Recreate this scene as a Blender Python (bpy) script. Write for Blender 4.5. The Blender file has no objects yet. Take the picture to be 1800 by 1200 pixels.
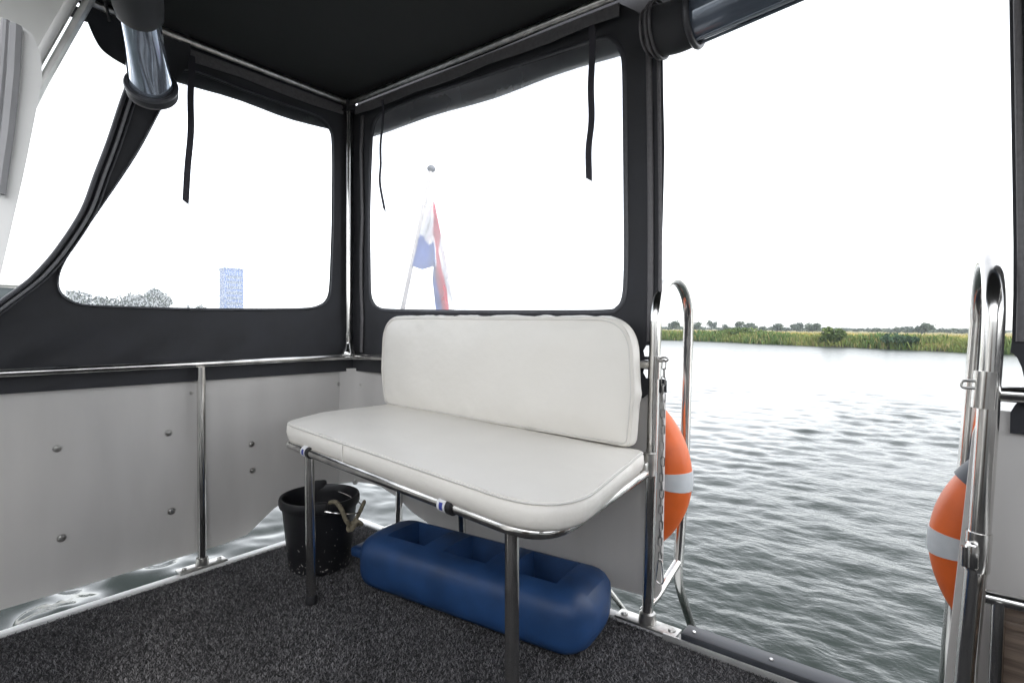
import bpy, bmesh, math, random
import numpy as np
from mathutils import Vector, Matrix, noise
from mathutils.geometry import delaunay_2d_cdt
random.seed(7); rng = np.random.default_rng(7)
sc = bpy.context.scene
COL = sc.collection
PI = math.pi
R = math.radians

# ------------------------------------------------------------------ camera
F = 967.0; H = 0.88
yaw = R(38.2); pitch = math.atan(26/967.0); roll = 0.0105
fw0 = Vector((-math.sin(yaw), math.cos(yaw), 0)); r0 = Vector((math.cos(yaw), math.sin(yaw), 0)); zz = Vector((0, 0, 1))
FWD = fw0*math.cos(pitch) - zz*math.sin(pitch); u0 = zz*math.cos(pitch) + fw0*math.sin(pitch)
RGT = r0*math.cos(roll) + u0*math.sin(roll); UPV = u0*math.cos(roll) - r0*math.sin(roll)
EYE = Vector((0, 0, H))
cd = bpy.data.cameras.new('camera'); cam = bpy.data.objects.new('camera', cd); COL.objects.link(cam)
m3 = Matrix((RGT, UPV, -FWD)).transposed()
cam.matrix_world = Matrix.Translation(EYE) @ m3.to_4x4()
cd.sensor_width = 36; cd.lens = 36*F/1800; cd.clip_start = 0.02; cd.clip_end = 6000
sc.camera = cam

# ------------------------------------------------------------------ world, sun, exposure
w = bpy.data.worlds.new('World'); sc.world = w; w.use_nodes = True
nt = w.node_tree; nt.nodes.clear()
sky = nt.nodes.new('ShaderNodeTexSky'); sky.sky_type = 'NISHITA'; sky.sun_disc = False
SUN_EL = R(48); SUN_AZ = R(115)      # azimuth measured clockwise from +Y
sky.sun_elevation = SUN_EL; sky.sun_rotation = SUN_AZ
sky.air_density = 1.0; sky.dust_density = 1.5; sky.ozone_density = 1.0
hs = nt.nodes.new('ShaderNodeHueSaturation'); hs.inputs['Saturation'].default_value = 0.16
bg = nt.nodes.new('ShaderNodeBackground'); bg.inputs['Strength'].default_value = 0.15
wo = nt.nodes.new('ShaderNodeOutputWorld')
nt.links.new(sky.outputs[0], hs.inputs['Color']); nt.links.new(hs.outputs[0], bg.inputs[0]); nt.links.new(bg.outputs[0], wo.inputs[0])
sd = bpy.data.lights.new('sun', 'SUN'); sd.energy = 0.5; sd.angle = R(20); sd.color = (1, 0.96, 0.9)
sun = bpy.data.objects.new('sun', sd); COL.objects.link(sun)
sv = Vector((math.sin(SUN_AZ)*math.cos(SUN_EL), math.cos(SUN_AZ)*math.cos(SUN_EL), math.sin(SUN_EL)))
sun.rotation_euler = sv.to_track_quat('Z', 'Y').to_euler()
sc.view_settings.view_transform = 'Standard'; sc.view_settings.look = 'None'
sc.view_settings.exposure = 2.05; sc.view_settings.gamma = 1
sc.cycles.max_bounces = 10; sc.cycles.transparent_max_bounces = 16

# ------------------------------------------------------------------ helpers
def ray(px, py): return FWD + RGT*((px-900)/F) - UPV*((py-600)/F)
def at(px, py, ax, v):
    """where the line of sight through a photo pixel meets the plane axis=v"""
    d = ray(px, py); return EYE + d*((v-EYE[ax])/d[ax])
def far(px, dist, z=0.0):
    d = ray(px, 574); d.z = 0; d.normalize(); p = d*dist; p.z = z; return p
def tag(o, label=None, cat=None, group=None, kind=None):
    if label: o['label'] = label
    if cat: o['category'] = cat
    if group: o['group'] = group
    if kind: o['kind'] = kind
    return o
def empty(name, loc=(0, 0, 0), rz=0, label=None, cat=None, group=None):
    o = bpy.data.objects.new(name, None); o.empty_display_size = .1
    o.location = loc; o.rotation_euler.z = rz; COL.objects.link(o)
    return tag(o, label, cat, group)
def shade(me, angle=40):
    n = len(me.polygons)
    me.polygons.foreach_set('use_smooth', [True]*n)
    try: me.set_sharp_from_angle(angle=R(angle))
    except Exception: pass
class MB:
    """collects shapes, all in world (or the parent's local) coordinates"""
    def __init__(s): s.v = []; s.f = []
    def add(s, vs, fs):
        b = len(s.v); s.v += [tuple(p) for p in vs]; s.f += [tuple(b+i for i in f) for f in fs]; return s
    def box(s, c, d, rz=0, bev=0.0, M=None):
        bm = bmesh.new(); bmesh.ops.create_cube(bm, size=1)
        bmesh.ops.scale(bm, vec=d, verts=bm.verts)
        if bev: bmesh.ops.bevel(bm, geom=bm.edges[:], offset=bev, segments=2, profile=.5, affect='EDGES')
        T = Matrix.Translation(c) @ (M if M else Matrix.Rotation(rz, 4, 'Z'))
        bm.transform(T); bm.verts.index_update()
        s.add([v.co for v in bm.verts], [[v.index for v in f.verts] for f in bm.faces]); bm.free(); return s
    def tube(s, pts, r, n=12, cap=True, closed=False, flat=None):
        pts = [Vector(p) for p in pts]; N = len(pts); rs = r if isinstance(r, (list, tuple)) else [r]*N
        tang = []
        for i in range(N):
            a = pts[i-1] if (i or closed) else pts[0]; b = pts[(i+1) % N] if (i < N-1 or closed) else pts[-1]
            tang.append((b-a).normalized())
        t = tang[0]; ref = Vector((0, 0, 1)) if abs(t.z) < .9 else Vector((1, 0, 0))
        nrm = t.cross(ref).normalized(); vs = []; fs = []
        for i in range(N):
            if i:
                q = tang[i-1].rotation_difference(tang[i]); nrm = q @ nrm
                nrm = (nrm - tang[i]*nrm.dot(tang[i])).normalized()
            bi = tang[i].cross(nrm)
            for k in range(n):
                a = 2*PI*k/n
                ca, sa = math.cos(a), math.sin(a)
                if flat: ca *= flat
                vs.append(pts[i] + (nrm*ca + bi*sa)*rs[i])
        M = N if closed else N-1
        for i in range(M):
            for k in range(n):
                j = (i+1) % N
                fs.append((i*n+k, i*n+(k+1) % n, j*n+(k+1) % n, j*n+k))
        if cap and not closed:
            fs.append(tuple(range(n-1, -1, -1))); fs.append(tuple((N-1)*n+k for k in range(n)))
        return s.add(vs, fs)
    def lathe(s, prof, c=(0, 0, 0), n=32, M=None):
        """prof: list of (r,z)"""
        vs = []; fs = []
        for (r_, z_) in prof:
            for k in range(n):
                a = 2*PI*k/n; vs.append(Vector((r_*math.cos(a), r_*math.sin(a), z_)))
        for i in range(len(prof)-1):
            for k in range(n): fs.append((i*n+k, i*n+(k+1) % n, (i+1)*n+(k+1) % n, (i+1)*n+k))
        T = Matrix.Translation(c) @ (M if M else Matrix.Identity(4))
        return s.add([T @ v for v in vs], fs)
    def build(s, name, mat, parent=None, ang=40, attr=None):
        me = bpy.data.meshes.new(name); me.from_pydata(s.v, [], s.f); me.validate(); me.update()
        if ang: shade(me, ang)
        o = bpy.data.objects.new(name, me); COL.objects.link(o)
        if mat: me.materials.append(mat)
        if parent: o.parent = parent
        return o
def fillet(pts, r, n=8):
    pts = [Vector(p) for p in pts]; out = [pts[0]]
    for i in range(1, len(pts)-1):
        rr = r[i-1] if isinstance(r, (list, tuple)) else r
        p = pts[i]; a = (pts[i-1]-p); b = (pts[i+1]-p); la, lb = a.length, b.length; a.normalize(); b.normalize()
        ang = a.angle(b); d = min(rr/math.tan(ang/2), la*.49, lb*.49); 
        p0 = p+a*d; p1 = p+b*d
        for k in range(n+1):
            t = k/n; out.append(p0*(1-t)**2 + p*2*t*(1-t) + p1*t*t)
    out.append(pts[-1]); return out
def fillet2(poly, r, n=6):
    """closed 2-D polygon with rounded corners; r one radius or one per corner"""
    N = len(poly); out = []
    for i in range(N):
        rr = r[i] if isinstance(r, (list, tuple)) else r
        p = Vector(poly[i]); a = Vector(poly[i-1])-p; b = Vector(poly[(i+1) % N])-p
        la, lb = a.length, b.length; a.normalize(); b.normalize()
        if rr <= 0: out.append(p); continue
        d = min(rr/max(math.tan(a.angle(b)/2), .05), la*.49, lb*.49)
        p0, p1 = p+a*d, p+b*d
        for k in range(n+1):
            t = k/n; out.append(p0*(1-t)**2 + p*2*t*(1-t) + p1*t*t)
    return out
def catmull(pts, n=6, closed=False):
    pts = [Vector(p) for p in pts]; N = len(pts); out = []
    for i in range(N if closed else N-1):
        g = lambda k: pts[k % N] if closed else pts[max(0, min(N-1, k))]
        a, b, c, d = g(i-1), g(i), g(i+1), g(i+2)
        for k in range(n):
            t = k/n
            out.append(.5*((2*b)+(c-a)*t+(2*a-5*b+4*c-d)*t*t+(3*b-a-3*c+d)*t**3))
    if not closed: out.append(pts[-1])
    return out
def resample(poly, step):
    out = []; N = len(poly)
    for i in range(N):
        a = Vector(poly[i]); b = Vector(poly[(i+1) % N]); L = (b-a).length
        if L < 1e-6: continue
        k = max(1, int(round(L/step)))
        for j in range(k): out.append(a.lerp(b, j/k))
    return out
def inside(P, poly):
    x, y = P[:, 0], P[:, 1]; c = np.zeros(len(P), bool); q = np.array([tuple(p) for p in poly]); j = len(q)-1
    for i in range(len(q)):
        xi, yi = q[i]; xj, yj = q[j]
        cond = ((yi > y) != (yj > y)) & (x < (xj-xi)*(y-yi)/((yj-yi) if yj != yi else 1e-12)+xi)
        c ^= cond; j = i
    return c
def dist_to(P, poly):
    q = np.array([tuple(p) for p in poly]); d = np.full(len(P), 1e9)
    for i in range(len(q)):
        a = q[i]; b = q[(i+1) % len(q)]; ab = b-a; L = (ab*ab).sum()
        if L < 1e-12: continue
        t = np.clip(((P-a)@ab)/L, 0, 1); e = P-(a+t[:, None]*ab)
        d = np.minimum(d, np.sqrt((e*e).sum(1)))
    return d
def triangulate(outer, holes, step):
    outer = resample(outer, step); holes = [resample(h, step) for h in holes]
    V = list(outer); E = [(i, (i+1) % len(outer)) for i in range(len(outer))]
    for h in holes:
        b = len(V); V += h; E += [(b+i, b+(i+1) % len(h)) for i in range(len(h))]
    nb = len(V)
    o = np.array([tuple(p) for p in outer]); mn, mx = o.min(0), o.max(0)
    gx, gy = np.meshgrid(np.arange(mn[0]+step/2, mx[0], step), np.arange(mn[1]+step/2, mx[1], step))
    gx = gx + (np.arange(gx.shape[0]) % 2)[:, None]*step*.5
    G = np.stack([gx.ravel(), gy.ravel()], 1)
    ok = inside(G, outer) & (dist_to(G, outer) > step*.45)
    for h in holes: ok &= ~inside(G, h) & (dist_to(G, h) > step*.45)
    G = G[ok]
    V = [Vector((p[0], p[1])) for p in V] + [Vector((a, b)) for a, b in G]
    rv, re, rf, *_ = delaunay_2d_cdt(V, E, [], 0, 1e-6)
    P = np.array([tuple(v) for v in rv]); fs = np.array([f for f in rf])
    cen = P[fs].mean(1); k = inside(cen, outer)
    for h in holes: k &= ~inside(cen, h)
    return P, fs[k], outer, holes
def sheet(mb, outer, holes, step, fmap, thick=0.0):
    """cloth or plate cut from a plane: fmap(u,v,d)->(point) where d offsets along the normal"""
    P, fs, o_, h_ = triangulate(outer, holes, step)
    n = len(P)
    if thick == 0:
        return mb.add([fmap(u, v, 0) for u, v in P], fs.tolist())
    vs = [fmap(u, v, thick/2) for u, v in P] + [fmap(u, v, -thick/2) for u, v in P]
    F_ = [tuple(f) for f in fs.tolist()] + [(f[2]+n, f[1]+n, f[0]+n) for f in fs.tolist()]
    cnt = {}
    for f in fs.tolist():
        for a, b in ((f[0], f[1]), (f[1], f[2]), (f[2], f[0])): cnt[(a, b)] = 1
    for (a, b) in list(cnt):
        if (b, a) not in cnt: F_.append((b, a, a+n, b+n))
    return mb.add(vs, F_)
def cushion(mb, outline, layers, crown, rad, step, fmap, wob=0.0, seed=0.0):
    """upholstered pad: outline in (u,v), side layers (offset,height), domed top"""
    P, fs, out, _ = triangulate(outline, [], step)
    d = dist_to(P, out); t = np.clip(d/rad, 0, 1); top = layers[-1][1]
    hgt = top + crown*(1-(1-t)**2.2)
    vs = []
    for (u, v), h_, tt in zip(P, hgt, t):
        wv = wob*noise.noise(Vector((u*7+seed, v*7, seed)))*min(1, tt*2) + wob*.8*noise.noise(Vector((u*28+seed, v*28, 3)))*(1-tt)
        vs.append(fmap(u, v, h_+wv))
    mb.add(vs, fs.tolist())
    N = len(out); ctr = sum(out, Vector((0, 0)))/N; nr = []
    for i in range(N):
        tg = (out[(i+1) % N]-out[i-1]).normalized(); n_ = Vector((tg.y, -tg.x))
        if n_.dot(out[i]-ctr) < 0: n_ = -n_
        nr.append(n_)
    vs = []; fs2 = []
    for (off, h_) in layers:
        for i in range(N):
            p = out[i] + nr[i]*(off + (wob*1.2*noise.noise(Vector((out[i].x*22+seed, out[i].y*22, h_*9))) if off > 0.004 else 0))
            vs.append(fmap(p.x, p.y, h_))
    for L in range(len(layers)-1):
        for i in range(N): fs2.append((L*N+i, L*N+(i+1) % N, (L+1)*N+(i+1) % N, (L+1)*N+i))
    fs2.append(tuple(range(N-1, -1, -1)))
    mb.add(vs, fs2); return out, nr

# ------------------------------------------------------------------ materials
def mat(name, col, rough=.5, metal=0.0, spec=.5, nvar=0.0, nscale=30, bump=0.0, bscale=200, bdist=.002, sheen=0, stretch=None, coat=0):
    m = bpy.data.materials.new(name); m.use_nodes = True; n = m.node_tree; b = n.nodes['Principled BSDF']
    b.inputs['Base Color'].default_value = (*col, 1); b.inputs['Roughness'].default_value = rough
    b.inputs['Metallic'].default_value = metal; b.inputs['Specular IOR Level'].default_value = spec
    if sheen: b.inputs['Sheen Weight'].default_value = sheen
    if coat: b.inputs['Coat Weight'].default_value = coat
    tc = n.nodes.new('ShaderNodeTexCoord'); src = tc.outputs['Object']
    if stretch:
        mp = n.nodes.new('ShaderNodeMapping'); mp.inputs['Scale'].default_value = stretch
        n.links.new(src, mp.inputs[0]); src = mp.outputs[0]
    if nvar:
        t = n.nodes.new('ShaderNodeTexNoise'); t.inputs['Scale'].default_value = nscale; t.inputs['Detail'].default_value = 5
        n.links.new(src, t.inputs['Vector'])
        rp = n.nodes.new('ShaderNodeMapRange'); rp.inputs[1].default_value = .25; rp.inputs[2].default_value = .75
        rp.inputs[3].default_value = 1-nvar; rp.inputs[4].default_value = 1+nvar
        n.links.new(t.outputs[0], rp.inputs[0])
        mx = n.nodes.new('ShaderNodeVectorMath'); mx.operation = 'SCALE'; mx.inputs[0].default_value = col
        n.links.new(rp.outputs[0], mx.inputs['Scale']); n.links.new(mx.outputs[0], b.inputs['Base Color'])
        r2 = n.nodes.new('ShaderNodeMapRange'); r2.inputs[3].default_value = max(0.02, rough*(1-nvar)); r2.inputs[4].default_value = min(1, rough*(1+nvar))
        n.links.new(t.outputs[0], r2.inputs[0]); n.links.new(r2.outputs[0], b.inputs['Roughness'])
    if bump:
        t2 = n.nodes.new('ShaderNodeTexNoise'); t2.inputs['Scale'].default_value = bscale; t2.inputs['Detail'].default_value = 3
        n.links.new(src, t2.inputs['Vector'])
        bp = n.nodes.new('ShaderNodeBump'); bp.inputs['Strength'].default_value = bump; bp.inputs['Distance'].default_value = bdist
        n.links.new(t2.outputs[0], bp.inputs['Height']); n.links.new(bp.outputs[0], b.inputs['Normal'])
    return m
def attr_mat(name, rough=.9, sheen=0, trans=0.0):
    m = bpy.data.materials.new(name); m.use_nodes = True; n = m.node_tree; b = n.nodes['Principled BSDF']
    a = n.nodes.new('ShaderNodeAttribute'); a.attribute_name = 'tint'
    n.links.new(a.outputs['Color'], b.inputs['Base Color']); b.inputs['Roughness'].default_value = rough
    b.inputs['Specular IOR Level'].default_value = .2
    if trans:
        t = n.nodes.new('ShaderNodeBsdfTranslucent'); mx = n.nodes.new('ShaderNodeMixShader'); mx.inputs[0].default_value = trans
        n.links.new(a.outputs['Color'], t.inputs[0]); n.links.new(b.outputs[0], mx.inputs[1]); n.links.new(t.outputs[0], mx.inputs[2])
        n.links.new(mx.outputs[0], n.nodes['Material Output'].inputs[0])
    return m
def vinyl_mat(name, haze_lo, haze_hi, droplets=False, tint=(.93, .95, .98)):
    """clear PVC film: sees through, scatters some light, a little gloss; optional rain spots"""
    m = bpy.data.materials.new(name); m.use_nodes = True; n = m.node_tree; n.nodes.remove(n.nodes['Principled BSDF'])
    out = n.nodes['Material Output']; L = n.links.new
    tr = n.nodes.new('ShaderNodeBsdfTransparent'); tr.inputs[0].default_value = (*tint, 1)
    tl = n.nodes.new('ShaderNodeBsdfTranslucent'); tl.inputs[0].default_value = (.92, .94, .97, 1)
    mx = n.nodes.new('ShaderNodeMixShader'); L(tr.outputs[0], mx.inputs[1]); L(tl.outputs[0], mx.inputs[2])
    tc = n.nodes.new('ShaderNodeTexCoord')
    nz = n.nodes.new('ShaderNodeTexNoise'); nz.inputs['Scale'].default_value = 190 if droplets else 5; nz.inputs['Detail'].default_value = 3
    L(tc.outputs['Object'], nz.inputs['Vector'])
    if droplets:
        mp = n.nodes.new('ShaderNodeMapping'); mp.inputs['Scale'].default_value = (1.3, 1.3, .9)
        L(tc.outputs['Object'], mp.inputs[0]); L(mp.outputs[0], nz.inputs['Vector'])
    rp = n.nodes.new('ShaderNodeMapRange'); rp.inputs[1].default_value = .44 if droplets else .3; rp.inputs[2].default_value = .62 if droplets else .7
    rp.inputs[3].default_value = haze_lo; rp.inputs[4].default_value = haze_hi
    L(nz.outputs[0], rp.inputs[0]); L(rp.outputs[0], mx.inputs[0])
    if droplets:   # spots run out towards the top, where the valance keeps the film dry
        sp_ = n.nodes.new('ShaderNodeSeparateXYZ'); L(tc.outputs['Object'], sp_.inputs[0])
        mz = n.nodes.new('ShaderNodeMapRange'); mz.inputs[1].default_value = 1.05; mz.inputs[2].default_value = 1.6; mz.inputs[3].default_value = 1; mz.inputs[4].default_value = .22
        L(sp_.outputs['Z'], mz.inputs[0]); ml = n.nodes.new('ShaderNodeMath'); ml.operation = 'MULTIPLY'
        L(rp.outputs[0], ml.inputs[0]); L(mz.outputs[0], ml.inputs[1]); L(ml.outputs[0], mx.inputs[0])
    gl = n.nodes.new('ShaderNodeBsdfGlossy'); gl.inputs['Roughness'].default_value = .08
    fr = n.nodes.new('ShaderNodeFresnel'); fr.inputs[0].default_value = 1.45
    mx2 = n.nodes.new('ShaderNodeMixShader'); L(fr.outputs[0], mx2.inputs[0]); L(mx.outputs[0], mx2.inputs[1]); L(gl.outputs[0], mx2.inputs[2])
    n2 = n.nodes.new('ShaderNodeTexNoise'); n2.inputs['Scale'].default_value = 6; L(tc.outputs['Object'], n2.inputs['Vector'])
    bp = n.nodes.new('ShaderNodeBump'); bp.inputs['Strength'].default_value = .3; bp.inputs['Distance'].default_value = .01
    L(n2.outputs[0], bp.inputs['Height']); L(bp.outputs[0], gl.inputs['Normal'])
    L(mx2.outputs[0], out.inputs[0]); return m

M = {}
M['steel'] = mat('stainless_steel', (.66, .65, .63), .16, 1, nvar=.35, nscale=14, stretch=(1, 1, .4))
M['steel_dull'] = mat('dull_steel', (.5, .49, .47), .34, 1, nvar=.3, nscale=40)
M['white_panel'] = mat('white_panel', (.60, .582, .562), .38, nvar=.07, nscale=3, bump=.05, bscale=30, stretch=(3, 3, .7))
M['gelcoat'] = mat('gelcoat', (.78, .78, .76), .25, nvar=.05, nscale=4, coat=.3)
M['aluminium'] = mat('aluminium_trim', (.72, .72, .70), .4, .6, nvar=.15, nscale=20)
M['canvas'] = mat('charcoal_canvas', (.024, .0245, .029), .85, nvar=.4, nscale=9, bump=.35, bscale=900, bdist=.0012, sheen=.15)
M['canvas_trim'] = mat('canvas_binding', (.055, .056, .064), .38, nvar=.2, nscale=60, bump=.3, bscale=700, bdist=.001)
M['lining'] = mat('canopy_lining', (.019, .020, .0195), .92, nvar=.25, nscale=3, bump=.3, bscale=500, bdist=.001)
M['zip_tape'] = mat('zip_tape', (.11, .105, .11), .5, nvar=.2, nscale=80)
M['webbing'] = mat('webbing', (.03, .028, .036), .8, nvar=.3, nscale=300, bump=.4, bscale=600)
M['leather'] = mat('offwhite_leatherette', (.82, .79, .73), .38, nvar=.02, nscale=7, bump=.25, bscale=30, bdist=.005)
M['thread'] = mat('seam_thread', (.72, .70, .66), .6)
M['black_rubber'] = mat('black_rubber', (.012, .012, .014), .55, nvar=.4, nscale=20)
M['fender'] = mat('blue_vinyl_fender', (.012, .047, .140), .5, nvar=.45, nscale=7, bump=.1, bscale=120)
M['orange'] = mat('orange_plastic', (.72, .135, .025), .42, nvar=.12, nscale=14, bump=.08, bscale=60)
M['reflector'] = mat('reflective_tape', (.55, .58, .60), .45, nvar=.08, nscale=30)
M['rope'] = mat('old_rope', (.20, .175, .12), .9, nvar=.35, nscale=90, bump=.5, bscale=250)
M['chain'] = mat('dark_chain', (.32, .31, .3), .3, 1, nvar=.3, nscale=60)
M['plastic_grey'] = mat('grey_plastic', (.06, .065, .075), .5, nvar=.2, nscale=20)
M['sticker_white'] = mat('white_sticker', (.78, .78, .8), .4)
M['sticker_blue'] = mat('blue_sticker', (.03, .05, .3), .4)
M['wood'] = mat('weathered_wood', (.17, .125, .095), .6, nvar=.55, nscale=6, stretch=(1, 6, 14), bump=.2, bscale=40)
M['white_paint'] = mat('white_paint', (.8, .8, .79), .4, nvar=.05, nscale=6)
M['vinyl_clear'] = vinyl_mat('clear_vinyl', .10, .22)
M['vinyl_aft'] = vinyl_mat('hazy_vinyl', .20, .34)
M['vinyl_wet'] = vinyl_mat('rain_spotted_vinyl', .10, .68, True)
M['glass_dark'] = mat('dark_glass', (.01, .02, .022), .06)

# bucket: black plastic with dried pale splashes near the foot
mb_ = mat('bucket_plastic', (.010, .010, .012), .42); n = mb_.node_tree; b = n.nodes['Principled BSDF']
tc = n.nodes.new('ShaderNodeTexCoord'); vz = n.nodes.new('ShaderNodeTexNoise'); vz.inputs['Scale'].default_value = 95; vz.inputs['Detail'].default_value = 2
n.links.new(tc.outputs['Object'], vz.inputs['Vector'])
sx = n.nodes.new('ShaderNodeSeparateXYZ'); n.links.new(tc.outputs['Object'], sx.inputs[0])
mr = n.nodes.new('ShaderNodeMapRange'); mr.inputs[1].default_value = 0; mr.inputs[2].default_value = .2; mr.inputs[3].default_value = .62; mr.inputs[4].default_value = .80
n.links.new(sx.outputs['Z'], mr.inputs[0]); gt = n.nodes.new('ShaderNodeMath'); gt.operation = 'GREATER_THAN'
n.links.new(vz.outputs[0], gt.inputs[0]); n.links.new(mr.outputs[0], gt.inputs[1])
mc = n.nodes.new('ShaderNodeMixRGB'); mc.inputs[1].default_value = (.010, .010, .012, 1); mc.inputs[2].default_value = (.45, .43, .4, 1)
n.links.new(gt.outputs[0], mc.inputs[0]); n.links.new(mc.outputs[0], b.inputs['Base Color'])
M['bucket'] = mb_

# water
wm = bpy.data.materials.new('river_water'); wm.use_nodes = True; n = wm.node_tree; b = n.nodes['Principled BSDF']
b.inputs['Base Color'].default_value = (.017, .024, .021, 1); b.inputs['IOR'].default_value = 1.333
gm = n.nodes.new('ShaderNodeNewGeometry'); ln_ = n.nodes.new('ShaderNodeVectorMath'); ln_.operation = 'LENGTH'; n.links.new(gm.outputs['Position'], ln_.inputs[0])
rr_ = n.nodes.new('ShaderNodeMapRange'); rr_.inputs[1].default_value = 3; rr_.inputs[2].default_value = 55; rr_.inputs[3].default_value = .05; rr_.inputs[4].default_value = .34
n.links.new(ln_.outputs['Value'], rr_.inputs[0]); n.links.new(rr_.outputs[0], b.inputs['Roughness'])
bs_ = n.nodes.new('ShaderNodeMapRange'); bs_.inputs[1].default_value = 3; bs_.inputs[2].default_value = 40; bs_.inputs[3].default_value = .25; bs_.inputs[4].default_value = .05
n.links.new(ln_.outputs['Value'], bs_.inputs[0])
tc = n.nodes.new('ShaderNodeTexCoord'); mp = n.nodes.new('ShaderNodeMapping'); mp.inputs['Rotation'].default_value = (0, 0, -R(20)); mp.inputs['Scale'].default_value = (1, 1.7, 1)
t1 = n.nodes.new('ShaderNodeTexNoise'); t1.inputs['Scale'].default_value = 13; t1.inputs['Detail'].default_value = 3; t1.inputs['Roughness'].default_value = .55
n.links.new(tc.outputs['Object'], mp.inputs[0]); n.links.new(mp.outputs[0], t1.inputs['Vector'])
bp = n.nodes.new('ShaderNodeBump'); bp.inputs['Strength'].default_value = .5; bp.inputs['Distance'].default_value = .03
sx_ = n.nodes.new('ShaderNodeSeparateXYZ'); n.links.new(gm.outputs['Position'], sx_.inputs[0])
cx_ = n.nodes.new('ShaderNodeMapRange'); cx_.inputs[1].default_value = -2.4; cx_.inputs[2].default_value = -1.2; cx_.inputs[3].default_value = .12; cx_.inputs[4].default_value = 1
n.links.new(sx_.outputs['X'], cx_.inputs[0]); mm_ = n.nodes.new('ShaderNodeMath'); mm_.operation = 'MULTIPLY'
n.links.new(bs_.outputs[0], mm_.inputs[0]); n.links.new(cx_.outputs[0], mm_.inputs[1]); n.links.new(mm_.outputs[0], bp.inputs['Strength']); n.links.new(t1.outputs[0], bp.inputs['Height']); n.links.new(bp.outputs[0], b.inputs['Normal'])
M['water'] = wm
M['grass'] = mat('dry_meadow', (.20, .17, .06), .95, nvar=.45, nscale=.25, spec=.1)
M['soil'] = mat('bank_soil', (.05, .045, .03), .95, nvar=.4, nscale=2, spec=.1)
M['leaf'] = attr_mat('leaves', .8, trans=.25)
M['bark'] = mat('bark', (.07, .055, .04), .9, nvar=.4, nscale=8)
M['tuft'] = attr_mat('carpet_fibre', .9)
M['carpet'] = mat('carpet_backing', (.012, .012, .013), .95, nvar=.5, nscale=120)

# ------------------------------------------------------------------ water and banks
ZW = -0.62
def build_water():
    """fine fan of wavelets where the river shows, calm coarse sheet elsewhere and out to the horizon"""
    r_ = np.concatenate([1.1*1.0062**np.arange(540), 1.1*1.0062**539*1.022**np.arange(1, 68)])
    c0 = math.atan2(fw0.y, fw0.x); a = np.linspace(c0-R(64), c0+R(64), 1500)
    RR, A = np.meshgrid(r_, a, indexing='ij'); X = RR*np.cos(A); Y = RR*np.sin(A); Z = np.zeros_like(X)
    wind = c0-.35; res = np.maximum(np.gradient(r_)[:, None]*np.ones_like(RR), RR*(a[1]-a[0]))
    for i in range(110):
        lam = .085*(8.5**rng.random()); k = 2*PI/lam; th = wind+rng.normal()*.8; ph = rng.random()*2*PI
        amp = .0021*lam**.70*(.6+.8*rng.random())
        fade = np.clip((lam/res-2.5)/3, 0, 1)
        if not fade.any(): continue
        arg = k*(X*math.cos(th)+Y*math.sin(th))+ph+.6*np.sin(X*1.3+Y*.9+i)
        Z += amp*fade*(np.sin(arg)+.28*np.sin(2*arg+.8))
    Z *= .8+.3*np.sin(X*.9+1)*np.sin(Y*.7+.4)+.25*np.sin(X*.31-Y*.37)
    Z *= 1-.45/(1+np.exp((X+1.9)*4))*np.exp(-((X+2.6)/2.2)**2)
    near = 1/(1+np.exp((X+1.75)*6))*np.exp(-((X+2.6)/1.6)**2)/(1+np.exp((Y-2.1)*5))     # slop trapped beside the hull
    for i in range(9):
        lam = .22+.5*rng.random(); th = rng.random()*2*PI; k = 2*PI/lam
        arg = k*(X*math.cos(th)+Y*math.sin(th))+rng.random()*6.28+.9*np.sin(X*4+Y*3+i); Z += near*.14*lam/(2*PI)*(np.sin(arg)+.3*np.sin(2*arg))
    Z *= np.clip((r_[-1]-RR)/20, 0, 1)
    nr, na = X.shape; V = np.stack([X, Y, Z], -1).reshape(-1, 3)
    i = np.arange(nr-1)[:, None]*na; j = np.arange(na-1)[None]
    Q = np.stack([i+j, i+na+j, i+na+j+1, i+j+1], -1).reshape(-1, 4)
    # rest of the circle, and the far skirt
    a2 = np.linspace(c0+R(64), c0+R(296), 120); r2 = np.array([r_[0], 4, 12, 40, r_[-1]])
    b0 = len(V); V2 = np.array([(q*math.cos(t), q*math.sin(t), 0) for q in r2 for t in a2]); n2 = len(a2)
    i = np.arange(len(r2)-1)[:, None]*n2; j = np.arange(n2-1)[None]
    Q2 = b0+np.stack([i+j, i+n2+j, i+n2+j+1, i+j+1], -1).reshape(-1, 4)
    a3 = np.linspace(0, 2*PI, 181); b1_ = b0+len(V2); V3 = np.array([(q*math.cos(t), q*math.sin(t), -.0) for q in (r_[-1]-.01, 5000) for t in a3])
    j = np.arange(180); Q3 = b1_+np.stack([j, 181+j, 182+j, j+1], -1)
    V = np.concatenate([V, V2, V3]).astype('f4'); Q = np.concatenate([Q, Q2, Q3]).astype('i4')
    me = bpy.data.meshes.new('water'); me.vertices.add(len(V)); me.vertices.foreach_set('co', V.ravel())
    me.loops.add(Q.size); me.loops.foreach_set('vertex_index', Q.ravel()); me.polygons.add(len(Q)); me.polygons.foreach_set('loop_start', np.arange(0, Q.size, 4, dtype='i4'))
    me.update(calc_edges=True); me.polygons.foreach_set('use_smooth', np.ones(len(Q), bool)); me.materials.append(M['water'])
    o = bpy.data.objects.new('water', me); COL.objects.link(o); o.location.z = ZW; tag(o, kind='structure'); return o
build_water()

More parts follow.
